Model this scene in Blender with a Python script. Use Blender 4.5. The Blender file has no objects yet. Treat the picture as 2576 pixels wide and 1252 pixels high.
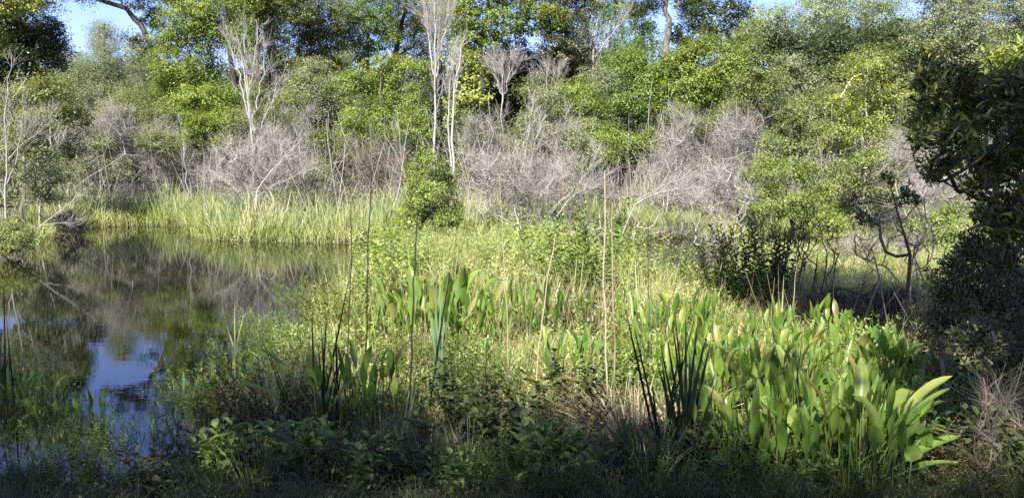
import bpy, math
import numpy as np
from math import radians as RAD, sin, cos, pi
from mathutils import Vector

# ------------------------------------------------------------------ camera, sky, sun
SC = bpy.context.scene
CAM_H, PITCH, FPX = 2.2, RAD(6.7), 1910.0          # FPX: focal length in pixels of a 2576 wide picture
cam_d = bpy.data.cameras.new('camera'); cam = bpy.data.objects.new('camera', cam_d)
SC.collection.objects.link(cam); SC.camera = cam
cam_d.sensor_width = 36; cam_d.lens = 36 * FPX / 2576
cam_d.clip_start = 0.05; cam_d.clip_end = 2000
cam.location = (0, 0, CAM_H); cam.rotation_euler = (pi / 2 - PITCH, 0, 0)

SUN_EL, SUN_AZ = RAD(46), RAD(203)                 # azimuth clockwise from +Y: behind the camera, to its left
SUNV = np.array([sin(SUN_AZ) * cos(SUN_EL), cos(SUN_AZ) * cos(SUN_EL), sin(SUN_EL)])
W = bpy.data.worlds.new("World"); SC.world = W; W.use_nodes = True
nt = W.node_tree; bg = nt.nodes['Background']
sky = nt.nodes.new('ShaderNodeTexSky'); sky.sky_type = 'NISHITA'; sky.sun_disc = False
sky.sun_elevation = SUN_EL; sky.sun_rotation = SUN_AZ
sky.air_density = 1.0; sky.dust_density = .4; sky.ozone_density = 4.0
hs = nt.nodes.new('ShaderNodeHueSaturation'); hs.inputs['Saturation'].default_value = 1.05
tn = nt.nodes.new('ShaderNodeMixRGB'); tn.blend_type = 'MULTIPLY'; tn.inputs[0].default_value = 1; tn.inputs[2].default_value = (1.10, .95, 1.24, 1)   # the deep violet-blue of this sky
nt.links.new(sky.outputs[0], hs.inputs['Color']); nt.links.new(hs.outputs[0], tn.inputs[1]); nt.links.new(tn.outputs[0], bg.inputs[0]); bg.inputs[1].default_value = 0.075
sl = bpy.data.lights.new('sun', 'SUN'); sl.energy = 5.0; sl.angle = RAD(0.5); sl.color = (1, .95, .86)
so = bpy.data.objects.new('sun', sl); SC.collection.objects.link(so)
so.rotation_euler = Vector(SUNV.tolist()).to_track_quat('Z', 'Y').to_euler()
SC.view_settings.view_transform = 'Standard'; SC.view_settings.look = 'None'
SC.view_settings.gamma = 1; SC.view_settings.exposure = 1.75
SC.render.engine = 'CYCLES'
cy = SC.cycles
cy.max_bounces = 5; cy.diffuse_bounces = 2; cy.glossy_bounces = 3; cy.transmission_bounces = 4
cy.transparent_max_bounces = 6; cy.use_denoising = False; cy.denoiser = 'OPENIMAGEDENOISE'; cy.denoising_input_passes = 'RGB_ALBEDO_NORMAL'; cy.denoising_prefilter = 'ACCURATE'; cy.sample_clamp_indirect = 4
cy.caustics_reflective = False; cy.caustics_refractive = False

rng = np.random.default_rng(7)
def R(a, b, n=None): return rng.uniform(a, b, n)
def unit(v): return v / np.maximum(np.linalg.norm(v, axis=-1, keepdims=True), 1e-9)

# picture pixel (2576 x 1252 frame) -> point of the place
def ray(px, py):
    u = (px - 1288) / FPX; v = (626 - py) / FPX
    return np.array([u, cos(PITCH) + v * sin(PITCH), -sin(PITCH) + v * cos(PITCH)])
def at(px, py, Y):
    d = ray(px, py); return np.array([0, 0, CAM_H]) + d * (Y / d[1])
def gnd(px, py, z=0.0):
    d = ray(px, py); return np.array([0, 0, CAM_H]) + d * ((z - CAM_H) / d[2])
def pxr(r, Y): return r * Y / FPX

def pn(x, y, s, seed=0):                            # cheap smooth noise, about -1..1
    q = np.random.default_rng(seed); t = 0
    for k in range(5):
        a = q.uniform(0, 2 * pi); f = 2 * pi / s * (0.6 + 0.35 * k)
        t = t + np.sin((x * cos(a) + y * sin(a)) * f + q.uniform(0, 6.3)) 
    return t / 2.6

# ------------------------------------------------------------------ materials
LB = 1.3
def leafmat(name, cols, rough=.5, trans=.35, spec=.35, tcol=(1.25, 1.15, .55)):
    if trans > 0: cols = [tuple(min(.6, v * LB) for v in c) for c in cols]
    m = bpy.data.materials.new(name); m.use_nodes = True
    n = m.node_tree.nodes; l = m.node_tree.links
    p = n['Principled BSDF']; out = n['Material Output']
    at_ = n.new('ShaderNodeAttribute'); at_.attribute_name = 'rnd'
    r = n.new('ShaderNodeValToRGB'); e = r.color_ramp.elements
    for i, c in enumerate(cols):
        t = i / max(1, len(cols) - 1)
        if i < 2: el = e[i]; el.position = t
        else: el = e.new(t)
        el.color = (*c, 1)
    if len(cols) > 2:
        for i, c in enumerate(cols):
            e[i].position = i / (len(cols) - 1); 
        for i, c in enumerate(cols): e[i].color = (*c, 1)
    l.new(at_.outputs['Fac'], r.inputs[0]); l.new(r.outputs[0], p.inputs['Base Color'])
    p.inputs['Roughness'].default_value = rough; p.inputs['Specular IOR Level'].default_value = spec
    if trans > 0:
        t = n.new('ShaderNodeBsdfTranslucent'); mx = n.new('ShaderNodeMixShader'); mul = n.new('ShaderNodeMixRGB')
        mul.blend_type = 'MULTIPLY'; mul.inputs[0].default_value = 1; mul.inputs[2].default_value = (*tcol, 1)
        l.new(r.outputs[0], mul.inputs[1]); l.new(mul.outputs[0], t.inputs[0])
        mx.inputs[0].default_value = trans
        l.new(p.outputs[0], mx.inputs[1]); l.new(t.outputs[0], mx.inputs[2]); l.new(mx.outputs[0], out.inputs[0])
    return m
def woodmat(name, c1, c2, scale=8, rough=.85):
    m = bpy.data.materials.new(name); m.use_nodes = True
    n = m.node_tree.nodes; l = m.node_tree.links; p = n['Principled BSDF']
    tc = n.new('ShaderNodeTexCoord'); mp = n.new('ShaderNodeMapping'); mp.inputs['Scale'].default_value = (1, 1, .35)
    ns = n.new('ShaderNodeTexNoise'); ns.inputs['Scale'].default_value = scale; ns.inputs['Detail'].default_value = 5
    r = n.new('ShaderNodeValToRGB'); r.color_ramp.elements[0].position = .35; r.color_ramp.elements[1].position = .65
    r.color_ramp.elements[0].color = (*c1, 1); r.color_ramp.elements[1].color = (*c2, 1)
    l.new(tc.outputs['Object'], mp.inputs[0]); l.new(mp.outputs[0], ns.inputs[0]); l.new(ns.outputs[0], r.inputs[0])
    l.new(r.outputs[0], p.inputs['Base Color']); p.inputs['Roughness'].default_value = rough
    p.inputs['Specular IOR Level'].default_value = .2
    return m
M = {}
M['bright'] = leafmat('leaf_bright', [(.075, .115, .02), (.14, .19, .035), (.23, .265, .065)])
M['emerald'] = leafmat('leaf_emerald', [(.055, .10, .02), (.11, .17, .034), (.185, .24, .065)])
M['mid'] = leafmat('leaf_mid', [(.07, .095, .027), (.135, .165, .05), (.215, .24, .095)])
M['grey'] = leafmat('leaf_grey', [(.10, .125, .062), (.17, .195, .10), (.25, .275, .16)])
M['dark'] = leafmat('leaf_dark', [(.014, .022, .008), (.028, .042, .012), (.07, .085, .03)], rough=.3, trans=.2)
M['brown'] = leafmat('leaf_brown', [(.04, .045, .02), (.07, .078, .032), (.12, .115, .05)], trans=.2, rough=.35)
M['yellow'] = leafmat('leaf_yellow', [(.105, .145, .028), (.18, .22, .042), (.265, .29, .07)])
M['far'] = leafmat('leaf_far_haze', [(.12, .165, .09), (.20, .25, .14), (.28, .33, .20)])  # paler, bluish leaf colour stands in for distance haze
M['shade'] = leafmat('leaf_shade', [(.03, .045, .02), (.055, .075, .03)])  # darker leaf colour that stands in for deep shade
M['ever'] = leafmat('leaf_evergreen', [(.02, .034, .010), (.05, .066, .018), (.18, .18, .04)], rough=.5, trans=.3)  # yellow end of the ramp stands in for sun on the leaves
M['dry'] = leafmat('leaf_dry', [(.09, .06, .025), (.17, .13, .05), (.30, .26, .12)], trans=.2)
M['tongue'] = leafmat('leaf_tongue', [(.055, .105, .018), (.10, .17, .028), (.155, .22, .04), (.20, .18, .055)], rough=.36, trans=.42, spec=.5)
M['tonguey'] = leafmat('leaf_tongue_yellow', [(.11, .16, .025), (.17, .20, .035)], rough=.38, trans=.42)
M['cattail'] = leafmat('blade_cattail', [(.085, .125, .04), (.15, .185, .06), (.28, .27, .12)], rough=.45, trans=.3)
M['reed'] = leafmat('blade_reed', [(.15, .195, .08), (.23, .265, .12), (.38, .36, .21)], rough=.45, trans=.3)
M['cattail_blue'] = leafmat('blade_blue', [(.075, .125, .06), (.125, .175, .085)], rough=.4, trans=.25)
M['cattail_shade'] = leafmat('blade_shade', [(.006, .009, .004), (.014, .022, .009)], rough=.7, trans=.05, spec=.12)  # near-black colour carries the shade on these blades
M['grass'] = leafmat('blade_grass', [(.15, .17, .05), (.28, .29, .11), (.42, .40, .24)], trans=.35)
M['grassy'] = leafmat('blade_yellow', [(.15, .195, .05), (.24, .275, .095), (.36, .33, .18)], trans=.35)
M['herb'] = leafmat('leaf_herb', [(.06, .10, .02), (.115, .17, .034), (.19, .24, .065)])
M['marsh'] = leafmat('leaf_marsh', [(.12, .16, .038), (.22, .255, .075), (.34, .36, .15)])
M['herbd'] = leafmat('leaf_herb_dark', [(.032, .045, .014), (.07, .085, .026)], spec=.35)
M['rust'] = leafmat('leaf_rust', [(.05, .035, .018), (.10, .065, .03), (.16, .12, .05)], trans=.2)
M['marsh_lime'] = leafmat('leaf_lime', [(.11, .17, .035), (.19, .26, .07), (.30, .36, .13)])
M['straw'] = leafmat('straw', [(.15, .115, .065), (.24, .195, .115), (.35, .295, .19)], trans=.15, tcol=(1, 1, 1))
M['stalk_dark'] = leafmat('stalk_dark', [(.014, .012, .008), (.035, .028, .016)], trans=0)
M['twig'] = leafmat('twig_grey', [(.15, .137, .115), (.265, .248, .212), (.43, .405, .355)], rough=.9, trans=0, spec=.1)
M['twigb'] = leafmat('twig_brown', [(.13, .10, .075), (.21, .175, .135), (.30, .26, .21)], rough=.9, trans=0, spec=.1)
M['white'] = leafmat('twig_white', [(.23, .215, .185), (.38, .36, .32)], rough=.8, trans=0, spec=.1)
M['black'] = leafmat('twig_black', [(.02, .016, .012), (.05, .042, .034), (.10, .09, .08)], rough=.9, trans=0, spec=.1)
M['bark'] = woodmat('bark_grey', (.07, .06, .05), (.17, .15, .125))
M['barkd'] = woodmat('bark_dark', (.03, .025, .02), (.08, .065, .055))
M['barkw'] = woodmat('bark_pale', (.25, .22, .19), (.48, .45, .40), 14)

# ------------------------------------------------------------------ mesh collector
class Geo:
    def __init__(s): s.V = []; s.F = []; s.A = []; s.n = 0
    def add(s, V, F, A):
        """V (n,3), F (m,4) indices, A (n,) tint"""
        s.V.append(np.asarray(V, np.float32)); s.F.append(np.asarray(F, np.int64) + s.n)
        s.A.append(np.broadcast_to(np.asarray(A, np.float32), (len(V),))); s.n += len(V)
    def build(s, name, mat, parent=None, origin=None):
        me = bpy.data.meshes.new(name)
        if s.n:
            V = np.concatenate(s.V); F = np.concatenate(s.F).astype(np.int32); A = np.concatenate(s.A)
            if origin is not None: V = V - np.asarray(origin, np.float32)
            me.vertices.add(len(V)); me.vertices.foreach_set('co', V.ravel())
            me.loops.add(F.size); me.loops.foreach_set('vertex_index', F.ravel())
            me.polygons.add(len(F)); me.polygons.foreach_set('loop_start', np.arange(0, F.size, 4, dtype=np.int32))
            me.update(calc_edges=True)
            a = me.attributes.new('rnd', 'FLOAT', 'POINT'); a.data.foreach_set('value', np.clip(A, 0, 1))
        me.materials.append(mat)
        o = bpy.data.objects.new(name, me); SC.collection.objects.link(o)
        if parent is not None: o.parent = parent
        elif origin is not None: o.location = Vector([float(c) for c in origin])
        return o

def leaves(G, P, D, N, L, Wd, A, fold=.12, droop=.1):
    """diamond leaves, one folded quad each"""
    n = len(P); D = unit(D); S = unit(np.cross(D, N)); N = np.cross(S, D)
    L = np.broadcast_to(L, (n,))[:, None]; Wd = np.broadcast_to(Wd, (n,))[:, None]
    m = P + D * L * .45
    V = np.stack([P, m + S * Wd / 2 + N * L * fold, P + D * L - N * L * droop, m - S * Wd / 2 + N * L * fold], 1).reshape(-1, 3)
    F = np.arange(4 * n).reshape(n, 4)
    G.add(V, F, np.repeat(np.broadcast_to(A, (n,)), 4))
def leaves6(G, P, D, N, L, Wd, A, fold=.1, droop=.18):
    """leaf blades with a midrib: two quads each"""
    n = len(P); D = unit(D); S = unit(np.cross(D, N)); N = np.cross(S, D)
    L = np.broadcast_to(L, (n,))[:, None]; Wd = np.broadcast_to(Wd, (n,))[:, None]
    a = P + D * L * .28; b = P + D * L * .66 - N * L * droop * .4
    V = np.stack([P, a + S * Wd * .46 + N * L * fold, b + S * Wd * .40 + N * L * fold, P + D * L - N * L * droop,
                  b - S * Wd * .40 + N * L * fold, a - S * Wd * .46 + N * L * fold], 1).reshape(-1, 3)
    i = np.arange(n)[:, None] * 6
    F = np.concatenate([i + [0, 1, 2, 3], i + [0, 3, 4, 5]])
    G.add(V, F, np.repeat(np.broadcast_to(A, (n,)), 6))
def tubes(G, P, Rr, A, sides=3):
    """P (N,K,3) polylines, Rr (N,K) radii"""
    P = np.asarray(P, float); N_, K = P.shape[:2]
    if N_ == 0: return
    T = np.empty_like(P); T[:, 1:-1] = P[:, 2:] - P[:, :-2]; T[:, 0] = P[:, 1] - P[:, 0]; T[:, -1] = P[:, -1] - P[:, -2]
    T = unit(T); ref = np.where(np.abs(T[..., 2:3]) < .8, np.array([0, 0, 1.]), np.array([1., 0, 0]))
    ref = np.broadcast_to(ref[:, :1], P.shape)
    U = unit(np.cross(T, ref)); Vv = np.cross(T, U)
    th = np.arange(sides) * 2 * pi / sides
    ring = P[:, :, None] + Rr[:, :, None, None] * (U[:, :, None] * np.cos(th)[:, None] + Vv[:, :, None] * np.sin(th)[:, None])
    V = ring.reshape(-1, 3)
    i = (np.arange(N_)[:, None, None] * K + np.arange(K - 1)[None, :, None]) * sides
    a = np.arange(sides)[None, None]; b = (a + 1) % sides
    F = np.stack([i + a, i + b, i + b + sides, i + a + sides], -1).reshape(-1, 4)
    G.add(V, F, np.repeat(np.broadcast_to(A, (N_,)), K * sides))
def blades(G, B, H, Wd, lean, bend, A, nseg=3, az=None, p=2.2, tipz=None):
    """strap leaves standing on B; lean: straight tilt, bend: curve, both as horizontal vectors (n,2) in units of H"""
    n = len(B); t = np.linspace(0, 1, nseg + 1)[None, :]
    H = np.broadcast_to(H, (n,))[:, None]; Wd = np.broadcast_to(Wd, (n,))[:, None]
    x = B[:, 0:1] + H * (lean[:, 0:1] * t + bend[:, 0:1] * t ** 2); y = B[:, 1:2] + H * (lean[:, 1:2] * t + bend[:, 1:2] * t ** 2)
    bl = np.hypot(bend[:, 0:1], bend[:, 1:2])
    z = B[:, 2:3] + H * (t - .45 * bl * t ** 3)
    C = np.stack([x, y, z], -1)
    if az is None: az = R(0, pi, n)
    S = np.stack([np.cos(az), np.sin(az), 0 * az], -1)[:, None]
    w = (Wd * (1 - t ** p) * .5 + .0005)[..., None]
    V = np.stack([C - S * w, C + S * w], 2).reshape(-1, 3)
    i = (np.arange(n)[:, None] * (nseg + 1) + np.arange(nseg)[None]) * 2
    F = np.stack([i, i + 1, i + 3, i + 2], -1).reshape(-1, 4)
    G.add(V, F, np.repeat(np.broadcast_to(A, (n,)), (nseg + 1) * 2))

# ------------------------------------------------------------------ objects, labels
USED = set()
def tag(o, label=None, cat=None, group=None, kind=None):
    if label: o['label'] = label
    if cat: o['category'] = cat
    if group: o['group'] = group
    if kind: o['kind'] = kind
    return o
def thing(name, label, cat, loc, group=None):
    o = bpy.data.objects.new(name, None); SC.collection.objects.link(o); o.empty_display_size = .1
    o.location = Vector([float(c) for c in loc]); return tag(o, label, cat, group)
def copy_thing(root, loc, rz=0, sc=1.0, label=None):
    c = root.copy(); SC.collection.objects.link(c)
    c.location = Vector([float(v) for v in loc]); c.rotation_euler = (0, 0, rz); c.scale = (sc, sc, sc)
    if label: c['label'] = label
    for ch in list(root.children):
        k = ch.copy(); SC.collection.objects.link(k); k.parent = c
    return c

# ------------------------------------------------------------------ woody growth
def skeleton(trunk, targets, rtip=.006, rmax=.25, wig=.12, power=.5, up=.25, zpen=2.0):
    """trunk: polyline; every target is reached by a limb that leaves the nearest suitable point already grown"""
    pos = [np.array(p, float) for p in trunk]; par = [i - 1 for i in range(len(pos))]
    cnt = np.zeros(len(pos) + 4 * len(targets) + 4)
    P = np.zeros((len(pos) + 4 * len(targets) + 4, 3)); P[:len(pos)] = pos
    n = len(pos); chains = []
    base = P[0]
    order = np.argsort(np.linalg.norm(targets - base, axis=1)) if len(targets) else []
    for k in order:
        t = targets[k]; d = P[:n] - t
        cost = np.linalg.norm(d, axis=1) + zpen * np.maximum(0, d[:, 2] + .05)
        j = int(np.argmin(cost)); p0 = P[j]; ln = np.linalg.norm(t - p0)
        idx = [j]
        side = rng.normal(0, 1, 3) * wig * ln
        for q, f in enumerate((.25, .5, .75, 1.0)):
            w = 4 * f * (1 - f)
            v = p0 + (t - p0) * f + side * w + np.array([0, 0, -up * ln * .5 * w * (1 if f < .6 else .3)]) * np.sign(t[2] - p0[2] + 1e-6)
            P[n] = v; par.append(idx[-1]); idx.append(n); n += 1
        chains.append(idx)
        a = n - 1
        cnt[a] += 1
    for a in range(n - 1, 0, -1):
        if par[a] >= 0: cnt[par[a]] += cnt[a]
    rad = np.clip(rtip * np.maximum(cnt[:n], 1) ** power, rtip, rmax)
    return P[:n], np.array(par[:n]), rad, chains
def wood_mesh(G, P, rad, chains, ntr, sides=5, A=None, flare=1.0):
    if ntr > 1:
        r = rad[:ntr].copy(); r[0] *= 1 + .35 * flare
        r = np.maximum.accumulate(r[::-1])[::-1]
        tubes(G, P[None, :ntr], r[None], .5, 8)
    if chains:
        C = np.array(chains); Rr = rad[C].copy(); Rr[:, 0] = np.minimum(Rr[:, 0], Rr[:, 1] * 1.25)
        tubes(G, P[C], Rr, R(.1, .9, len(C)) if A is None else A, sides)
def twigs(G, P0, D0, L, r, A, K=4, wob=.35, sides=3, grav=0):
    n = len(P0); L = np.broadcast_to(L, (n,)); pts = [P0]; d = unit(D0)
    for k in range(K - 1):
        d = unit(d + rng.normal(0, wob, (n, 3)) + np.array([0, 0, -grav]))
        pts.append(pts[-1] + d * (L / (K - 1))[:, None])
    P = np.stack(pts, 1); Rr = np.outer(np.broadcast_to(r, (n,)), np.linspace(1, .45, K))
    tubes(G, P, Rr, A, sides); return P

def ellipsoid(n, c, r, bias=2.0):
    v = unit(rng.normal(0, 1, (n, 3))); u = R(0, 1, n) ** (1 / bias)
    return c + v * u[:, None] * r, v
def crown(G, blobs, L, Wd, lai=2.4, cl_r=.45, per=40, flat=.5, upw=.8, six=False):
    """foliage: leaf sprays (flattened clusters) spread through each lobe"""
    lai *= 1.55; L, Wd = L * .74, Wd * .74; per = int(per * 1.3); C = []
    for c, r in blobs:
        area = pi * r[0] * r[2]; nl = lai * area / (L * Wd * .5 * .6); nc = max(3, int(nl / per))
        cc, vv = ellipsoid(nc, c, r, 2.4)
        # raggedness: push some sprays outwards, drop others by a slow noise
        cc = cc + vv * (R(-.1, .28, nc) * r.mean())[:, None]
        keep = pn(cc[:, 0] + cc[:, 1] * .7, cc[:, 2] * 1.3, max(.8, r.mean() * 1.2), int(abs(c[0] * 13)) + 3) > (-.75 if r.mean() > .7 else -1.3)
        cc, vv = cc[keep], vv[keep]; nc = len(cc); C.append(cc)
        if nc == 0: continue
        cr = R(.5, 1.3, nc) * cl_r
        k = np.repeat(np.arange(nc), per); n = len(k)
        off = unit(rng.normal(0, 1, (n, 3))) * (R(0, 1, n) ** .5)[:, None] * cr[k][:, None]; off[:, 2] *= flat
        tilt = rng.normal(0, .35, (nc, 2)); off[:, 2] += off[:, 0] * tilt[k, 0] + off[:, 1] * tilt[k, 1]
        P = cc[k] + off
        N = unit(rng.normal(0, .38, (n, 3)) + np.array([0, 0, upw]) + vv[k] * .55 + rng.normal(0, .25, (nc, 3))[k])
        D = unit(np.cross(N, rng.normal(0, 1, (n, 3))) + unit(off) * .5)
        Lr = L * R(.65, 1.25, n)
        A = np.clip(.5 + rng.normal(0, .22, nc)[k] + rng.normal(0, .11, n), 0, 1)
        (leaves6 if six else leaves)(G, P, D, N, Lr, Wd * Lr / L, A)
    return np.concatenate(C) if C else np.zeros((0, 3))
def B3(lst, Y, deep=.85):
    """lobes given in picture pixels (x, y, rx, ry) at depth Y (optional 5th: depth offset)"""
    o = []
    for b in lst:
        yy = Y + (b[4] if len(b) > 4 else R(-.6, .6)); c = at(b[0], b[1], yy)
        rx, rz = pxr(b[2], yy), pxr(b[3], yy); o.append((c, np.array([rx, deep * (rx + rz) / 2, rz])))
    return o
def tree(name, label, cat, Y, lobes, mat, trunk, L=.13, Wd=.075, lai=2.2, bark='bark', cl_r=.45, per=40, tr=.16, group=None,
         flat=.5, six=False, gz=.15, nlimb=70, deep=.85, rtip=.008):
    """trunk: picture points from the ground up (the first one is dropped to the ground)"""
    tp = [at(x, y, Y) for x, y in trunk]; base = tp[0].copy(); base[2] = gz
    pts = [base] + [p for p in tp[1:]]
    Tn = []
    for a, b in zip(pts[:-1], pts[1:]):
        for f in np.linspace(0, 1, 4)[:-1]: Tn.append(a + (b - a) * f + np.append(rng.normal(0, .04, 2), 0) * (f > 0))
    Tn.append(pts[-1])
    root = thing(name, label, cat, base, group)
    G = Geo(); C = crown(G, B3(lobes, Y, deep), L, Wd, lai, cl_r, per, flat, six=six)
    G.build('crown', M[mat], root, base)
    if len(C) > nlimb: C = C[rng.choice(len(C), nlimb, replace=False)]
    P, par, rad, ch = skeleton(Tn, C, rtip=rtip, rmax=tr)
    rad[:len(Tn)] = np.maximum(rad[:len(Tn)], tr * np.linspace(1, .45, len(Tn)))
    g = Geo(); wood_mesh(g, P, rad, ch, len(Tn)); g.build('trunk', M[bark], root, base)
    return root

# ------------------------------------------------------------------ the ground and the water
def seg_dist(x, y, poly):
    d = np.full(x.shape, 1e9)
    for (ax, ay), (bx, by) in zip(poly, poly[1:] + poly[:1]):
        vx, vy = bx - ax, by - ay; t = np.clip(((x - ax) * vx + (y - ay) * vy) / (vx * vx + vy * vy + 1e-9), 0, 1)
        d = np.minimum(d, np.hypot(x - ax - t * vx, y - ay - t * vy))
    return d
def inside(x, y, poly):
    c = np.zeros(x.shape, bool)
    for (ax, ay), (bx, by) in zip(poly, poly[1:] + poly[:1]):
        if ay == by: continue
        c ^= ((ay > y) != (by > y)) & (x < (bx - ax) * (y - ay) / (by - ay) + ax)
    return c
def sdist(x, y, poly):
    d = seg_dist(x, y, poly); return np.where(inside(x, y, poly), d, -d)
far_edge = [gnd(*p)[:2] for p in [(-60, 760), (20, 640), (110, 605), (150, 585), (240, 572), (360, 566), (470, 570), (490, 592), (540, 604), (700, 608), (860, 612),
            (960, 606), (1300, 600), (1700, 598), (2050, 602), (2300, 625), (2600, 680)]]
FAR = [(-40, 6), (-9, 8)] + [tuple(p) for p in far_edge] + [(26, 14), (90, 10), (160, 200), (-160, 200), (-90, 6)]
near_edge = [gnd(*p)[:2] for p in [(2700, 700), (2300, 690), (2000, 658), (1860, 668), (1780, 700), (1570, 700), (1490, 675), (1300, 650), (1020, 678), (950, 715), (885, 775), (830, 830), (760, 890), (700, 960),
             (640, 1030), (570, 1110), (500, 1185), (250, 1212), (-100, 1215), (-500, 1230)]]
NEAR = [(30, 14)] + [tuple(p) for p in near_edge] + [(-30, 4), (-30, -40), (40, -40)]
def height(x, y):
    d1 = sdist(x, y, FAR); d2 = sdist(x, y, NEAR); d = np.maximum(d1, d2)
    h = np.clip(d * .22, -.5, .07) + .05 * np.clip((d1 - 4) / 10, 0, 4)
    h = h + .30 * np.clip((5.3 - y) / 2.6, 0, 1.8) * (d2 > 0) * np.clip(d2, 0, 1)
    h = h + .035 * pn(x, y, 1.3, 5) * (d > .2) + .02 * pn(x, y, .4, 6) * (d > .2)
    return h
def hz(p): return float(height(np.array([p[0]]), np.array([p[1]]))[0])
def grid(name, xs, ys, hf, mat, kind='structure', lab=None):
    X, Y = np.meshgrid(xs, ys); Z = hf(X, Y); nx, ny = len(xs), len(ys)
    V = np.stack([X, Y, Z], -1).reshape(-1, 3); i = np.arange((nx - 1) * (ny - 1)); r, c = i // (nx - 1), i % (nx - 1)
    a = r * nx + c; G = Geo(); G.add(V, np.stack([a, a + 1, a + nx + 1, a + nx], -1), .5)
    o = G.build(name, mat); o['kind'] = kind; return o
gm = bpy.data.materials.new('marsh_soil'); gm.use_nodes = True
n = gm.node_tree.nodes; l = gm.node_tree.links; p = n['Principled BSDF']
ns = n.new('ShaderNodeTexNoise'); ns.inputs['Scale'].default_value = 2.2; ns.inputs['Detail'].default_value = 8
gg = n.new('ShaderNodeNewGeometry'); l.new(gg.outputs['Position'], ns.inputs[0])
r = n.new('ShaderNodeValToRGB'); r.color_ramp.elements[0].position = .35; r.color_ramp.elements[1].position = .68
r.color_ramp.elements[0].color = (.022, .018, .011, 1); r.color_ramp.elements[1].color = (.075, .06, .035, 1)
l.new(ns.outputs[0], r.inputs[0]); l.new(r.outputs[0], p.inputs['Base Color']); p.inputs['Roughness'].default_value = .95
ns2 = n.new('ShaderNodeTexNoise'); ns2.inputs['Scale'].default_value = 25; ns2.inputs['Detail'].default_value = 6
l.new(gg.outputs['Position'], ns2.inputs[0]); bp = n.new('ShaderNodeBump'); bp.inputs['Strength'].default_value = .6; bp.inputs['Distance'].default_value = .05
l.new(ns2.outputs[0], bp.inputs['Height']); l.new(bp.outputs[0], p.inputs['Normal'])
xs = np.concatenate([np.linspace(-600, -41, 12), np.linspace(-40, 40, 321), np.linspace(41, 600, 12)])
ys = np.concatenate([np.linspace(-300, -6, 10), np.linspace(-5, 45, 251), np.linspace(46, 900, 16)])
grid('ground', xs, ys, height, gm)

wm = bpy.data.materials.new('pond_water'); wm.use_nodes = True
n = wm.node_tree.nodes; l = wm.node_tree.links; p = n['Principled BSDF']
p.inputs['Base Color'].default_value = (.004, .0045, .003, 1); p.inputs['Roughness'].default_value = .0; p.inputs['IOR'].default_value = 1.5
gg = n.new('ShaderNodeNewGeometry'); mp = n.new('ShaderNodeMapping'); mp.inputs['Scale'].default_value = (.8, 2.2, 1)
ns = n.new('ShaderNodeTexNoise'); ns.inputs['Scale'].default_value = 3.2; ns.inputs['Detail'].default_value = 3; ns.inputs['Roughness'].default_value = .55
l.new(gg.outputs['Position'], mp.inputs[0]); l.new(mp.outputs[0], ns.inputs[0])
bp = n.new('ShaderNodeBump'); bp.inputs['Strength'].default_value = .013; bp.inputs['Distance'].default_value = .05
l.new(ns.outputs[0], bp.inputs['Height']); l.new(bp.outputs[0], p.inputs['Normal'])
w = grid('water', np.linspace(-60, 60, 3), np.linspace(-4, 60, 3), lambda x, y: 0 * x, wm)

# ------------------------------------------------------------------ far-off wood closing the view
G = Geo()
bl = []
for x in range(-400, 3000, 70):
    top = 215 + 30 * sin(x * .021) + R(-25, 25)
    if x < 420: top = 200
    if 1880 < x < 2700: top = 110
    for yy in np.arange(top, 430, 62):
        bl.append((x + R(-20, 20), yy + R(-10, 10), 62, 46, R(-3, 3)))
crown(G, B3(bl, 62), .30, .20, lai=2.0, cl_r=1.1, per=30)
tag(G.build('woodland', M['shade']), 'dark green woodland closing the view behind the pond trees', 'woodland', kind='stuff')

# ------------------------------------------------------------------ background trees
T = tree
BT = 'trees behind the pond'
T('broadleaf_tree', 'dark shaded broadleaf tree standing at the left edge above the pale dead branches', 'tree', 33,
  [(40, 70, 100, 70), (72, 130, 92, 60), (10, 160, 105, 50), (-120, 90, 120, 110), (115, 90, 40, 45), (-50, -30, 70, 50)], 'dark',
  [(30, 420), (25, 250), (20, 100), (-5, -20)], L=.15, Wd=.075, lai=2.6, bark='barkd', tr=.16)  # shade on this tree is put into its dark leaf colour
T('broadleaf_tree', 'yellowish sprays of foliage hanging over the top left corner above the dark tree', 'tree', 31,
  [(95, 5, 65, 22), (20, 10, 50, 22), (60, -60, 130, 40)], 'yellow', [(-160, 420), (-150, 150), (-60, 20), (60, -10)], lai=1.3, bark='barkd', tr=.12)
T('cypress_tree', 'soft grey-green feathery tree standing under the open sky beside the dark tree', 'tree', 46,
  [(262, 90, 30, 45), (255, 150, 50, 50), (280, 210, 80, 50), (225, 215, 60, 50), (330, 250, 70, 50), (235, 270, 80, 50), (180, 190, 30, 70)], 'grey',
  [(262, 440), (262, 200), (262, 60)], L=.13, Wd=.04, lai=1.9, cl_r=.6, tr=.10)
T('willow_tree', 'second grey-green feathery tree right of the tall one, below the arching dark limb', 'tree', 50,
  [(372, 190, 45, 60), (350, 130, 35, 40), (390, 260, 60, 50), (420, 220, 40, 50)], 'grey', [(370, 440), (368, 250), (360, 110)], L=.14, Wd=.05, lai=1.7, tr=.10)
T('oak_tree', 'oak with a thick dark limb arching leftwards across the pale sky', 'tree', 41,
  [(375, 40, 28, 35), (405, 60, 25, 30), (400, 110, 35, 35), (345, 10, 35, 18), (240, -8, 60, 16), (300, -40, 90, 30), (330, 95, 22, 20), (398, 10, 22, 30)], 'dark',
  [(430, 430), (425, 230), (378, 112), (352, 60), (318, 22), (262, 4), (215, -12)], L=.15, Wd=.07, lai=.95, bark='barkd', tr=.20)
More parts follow.
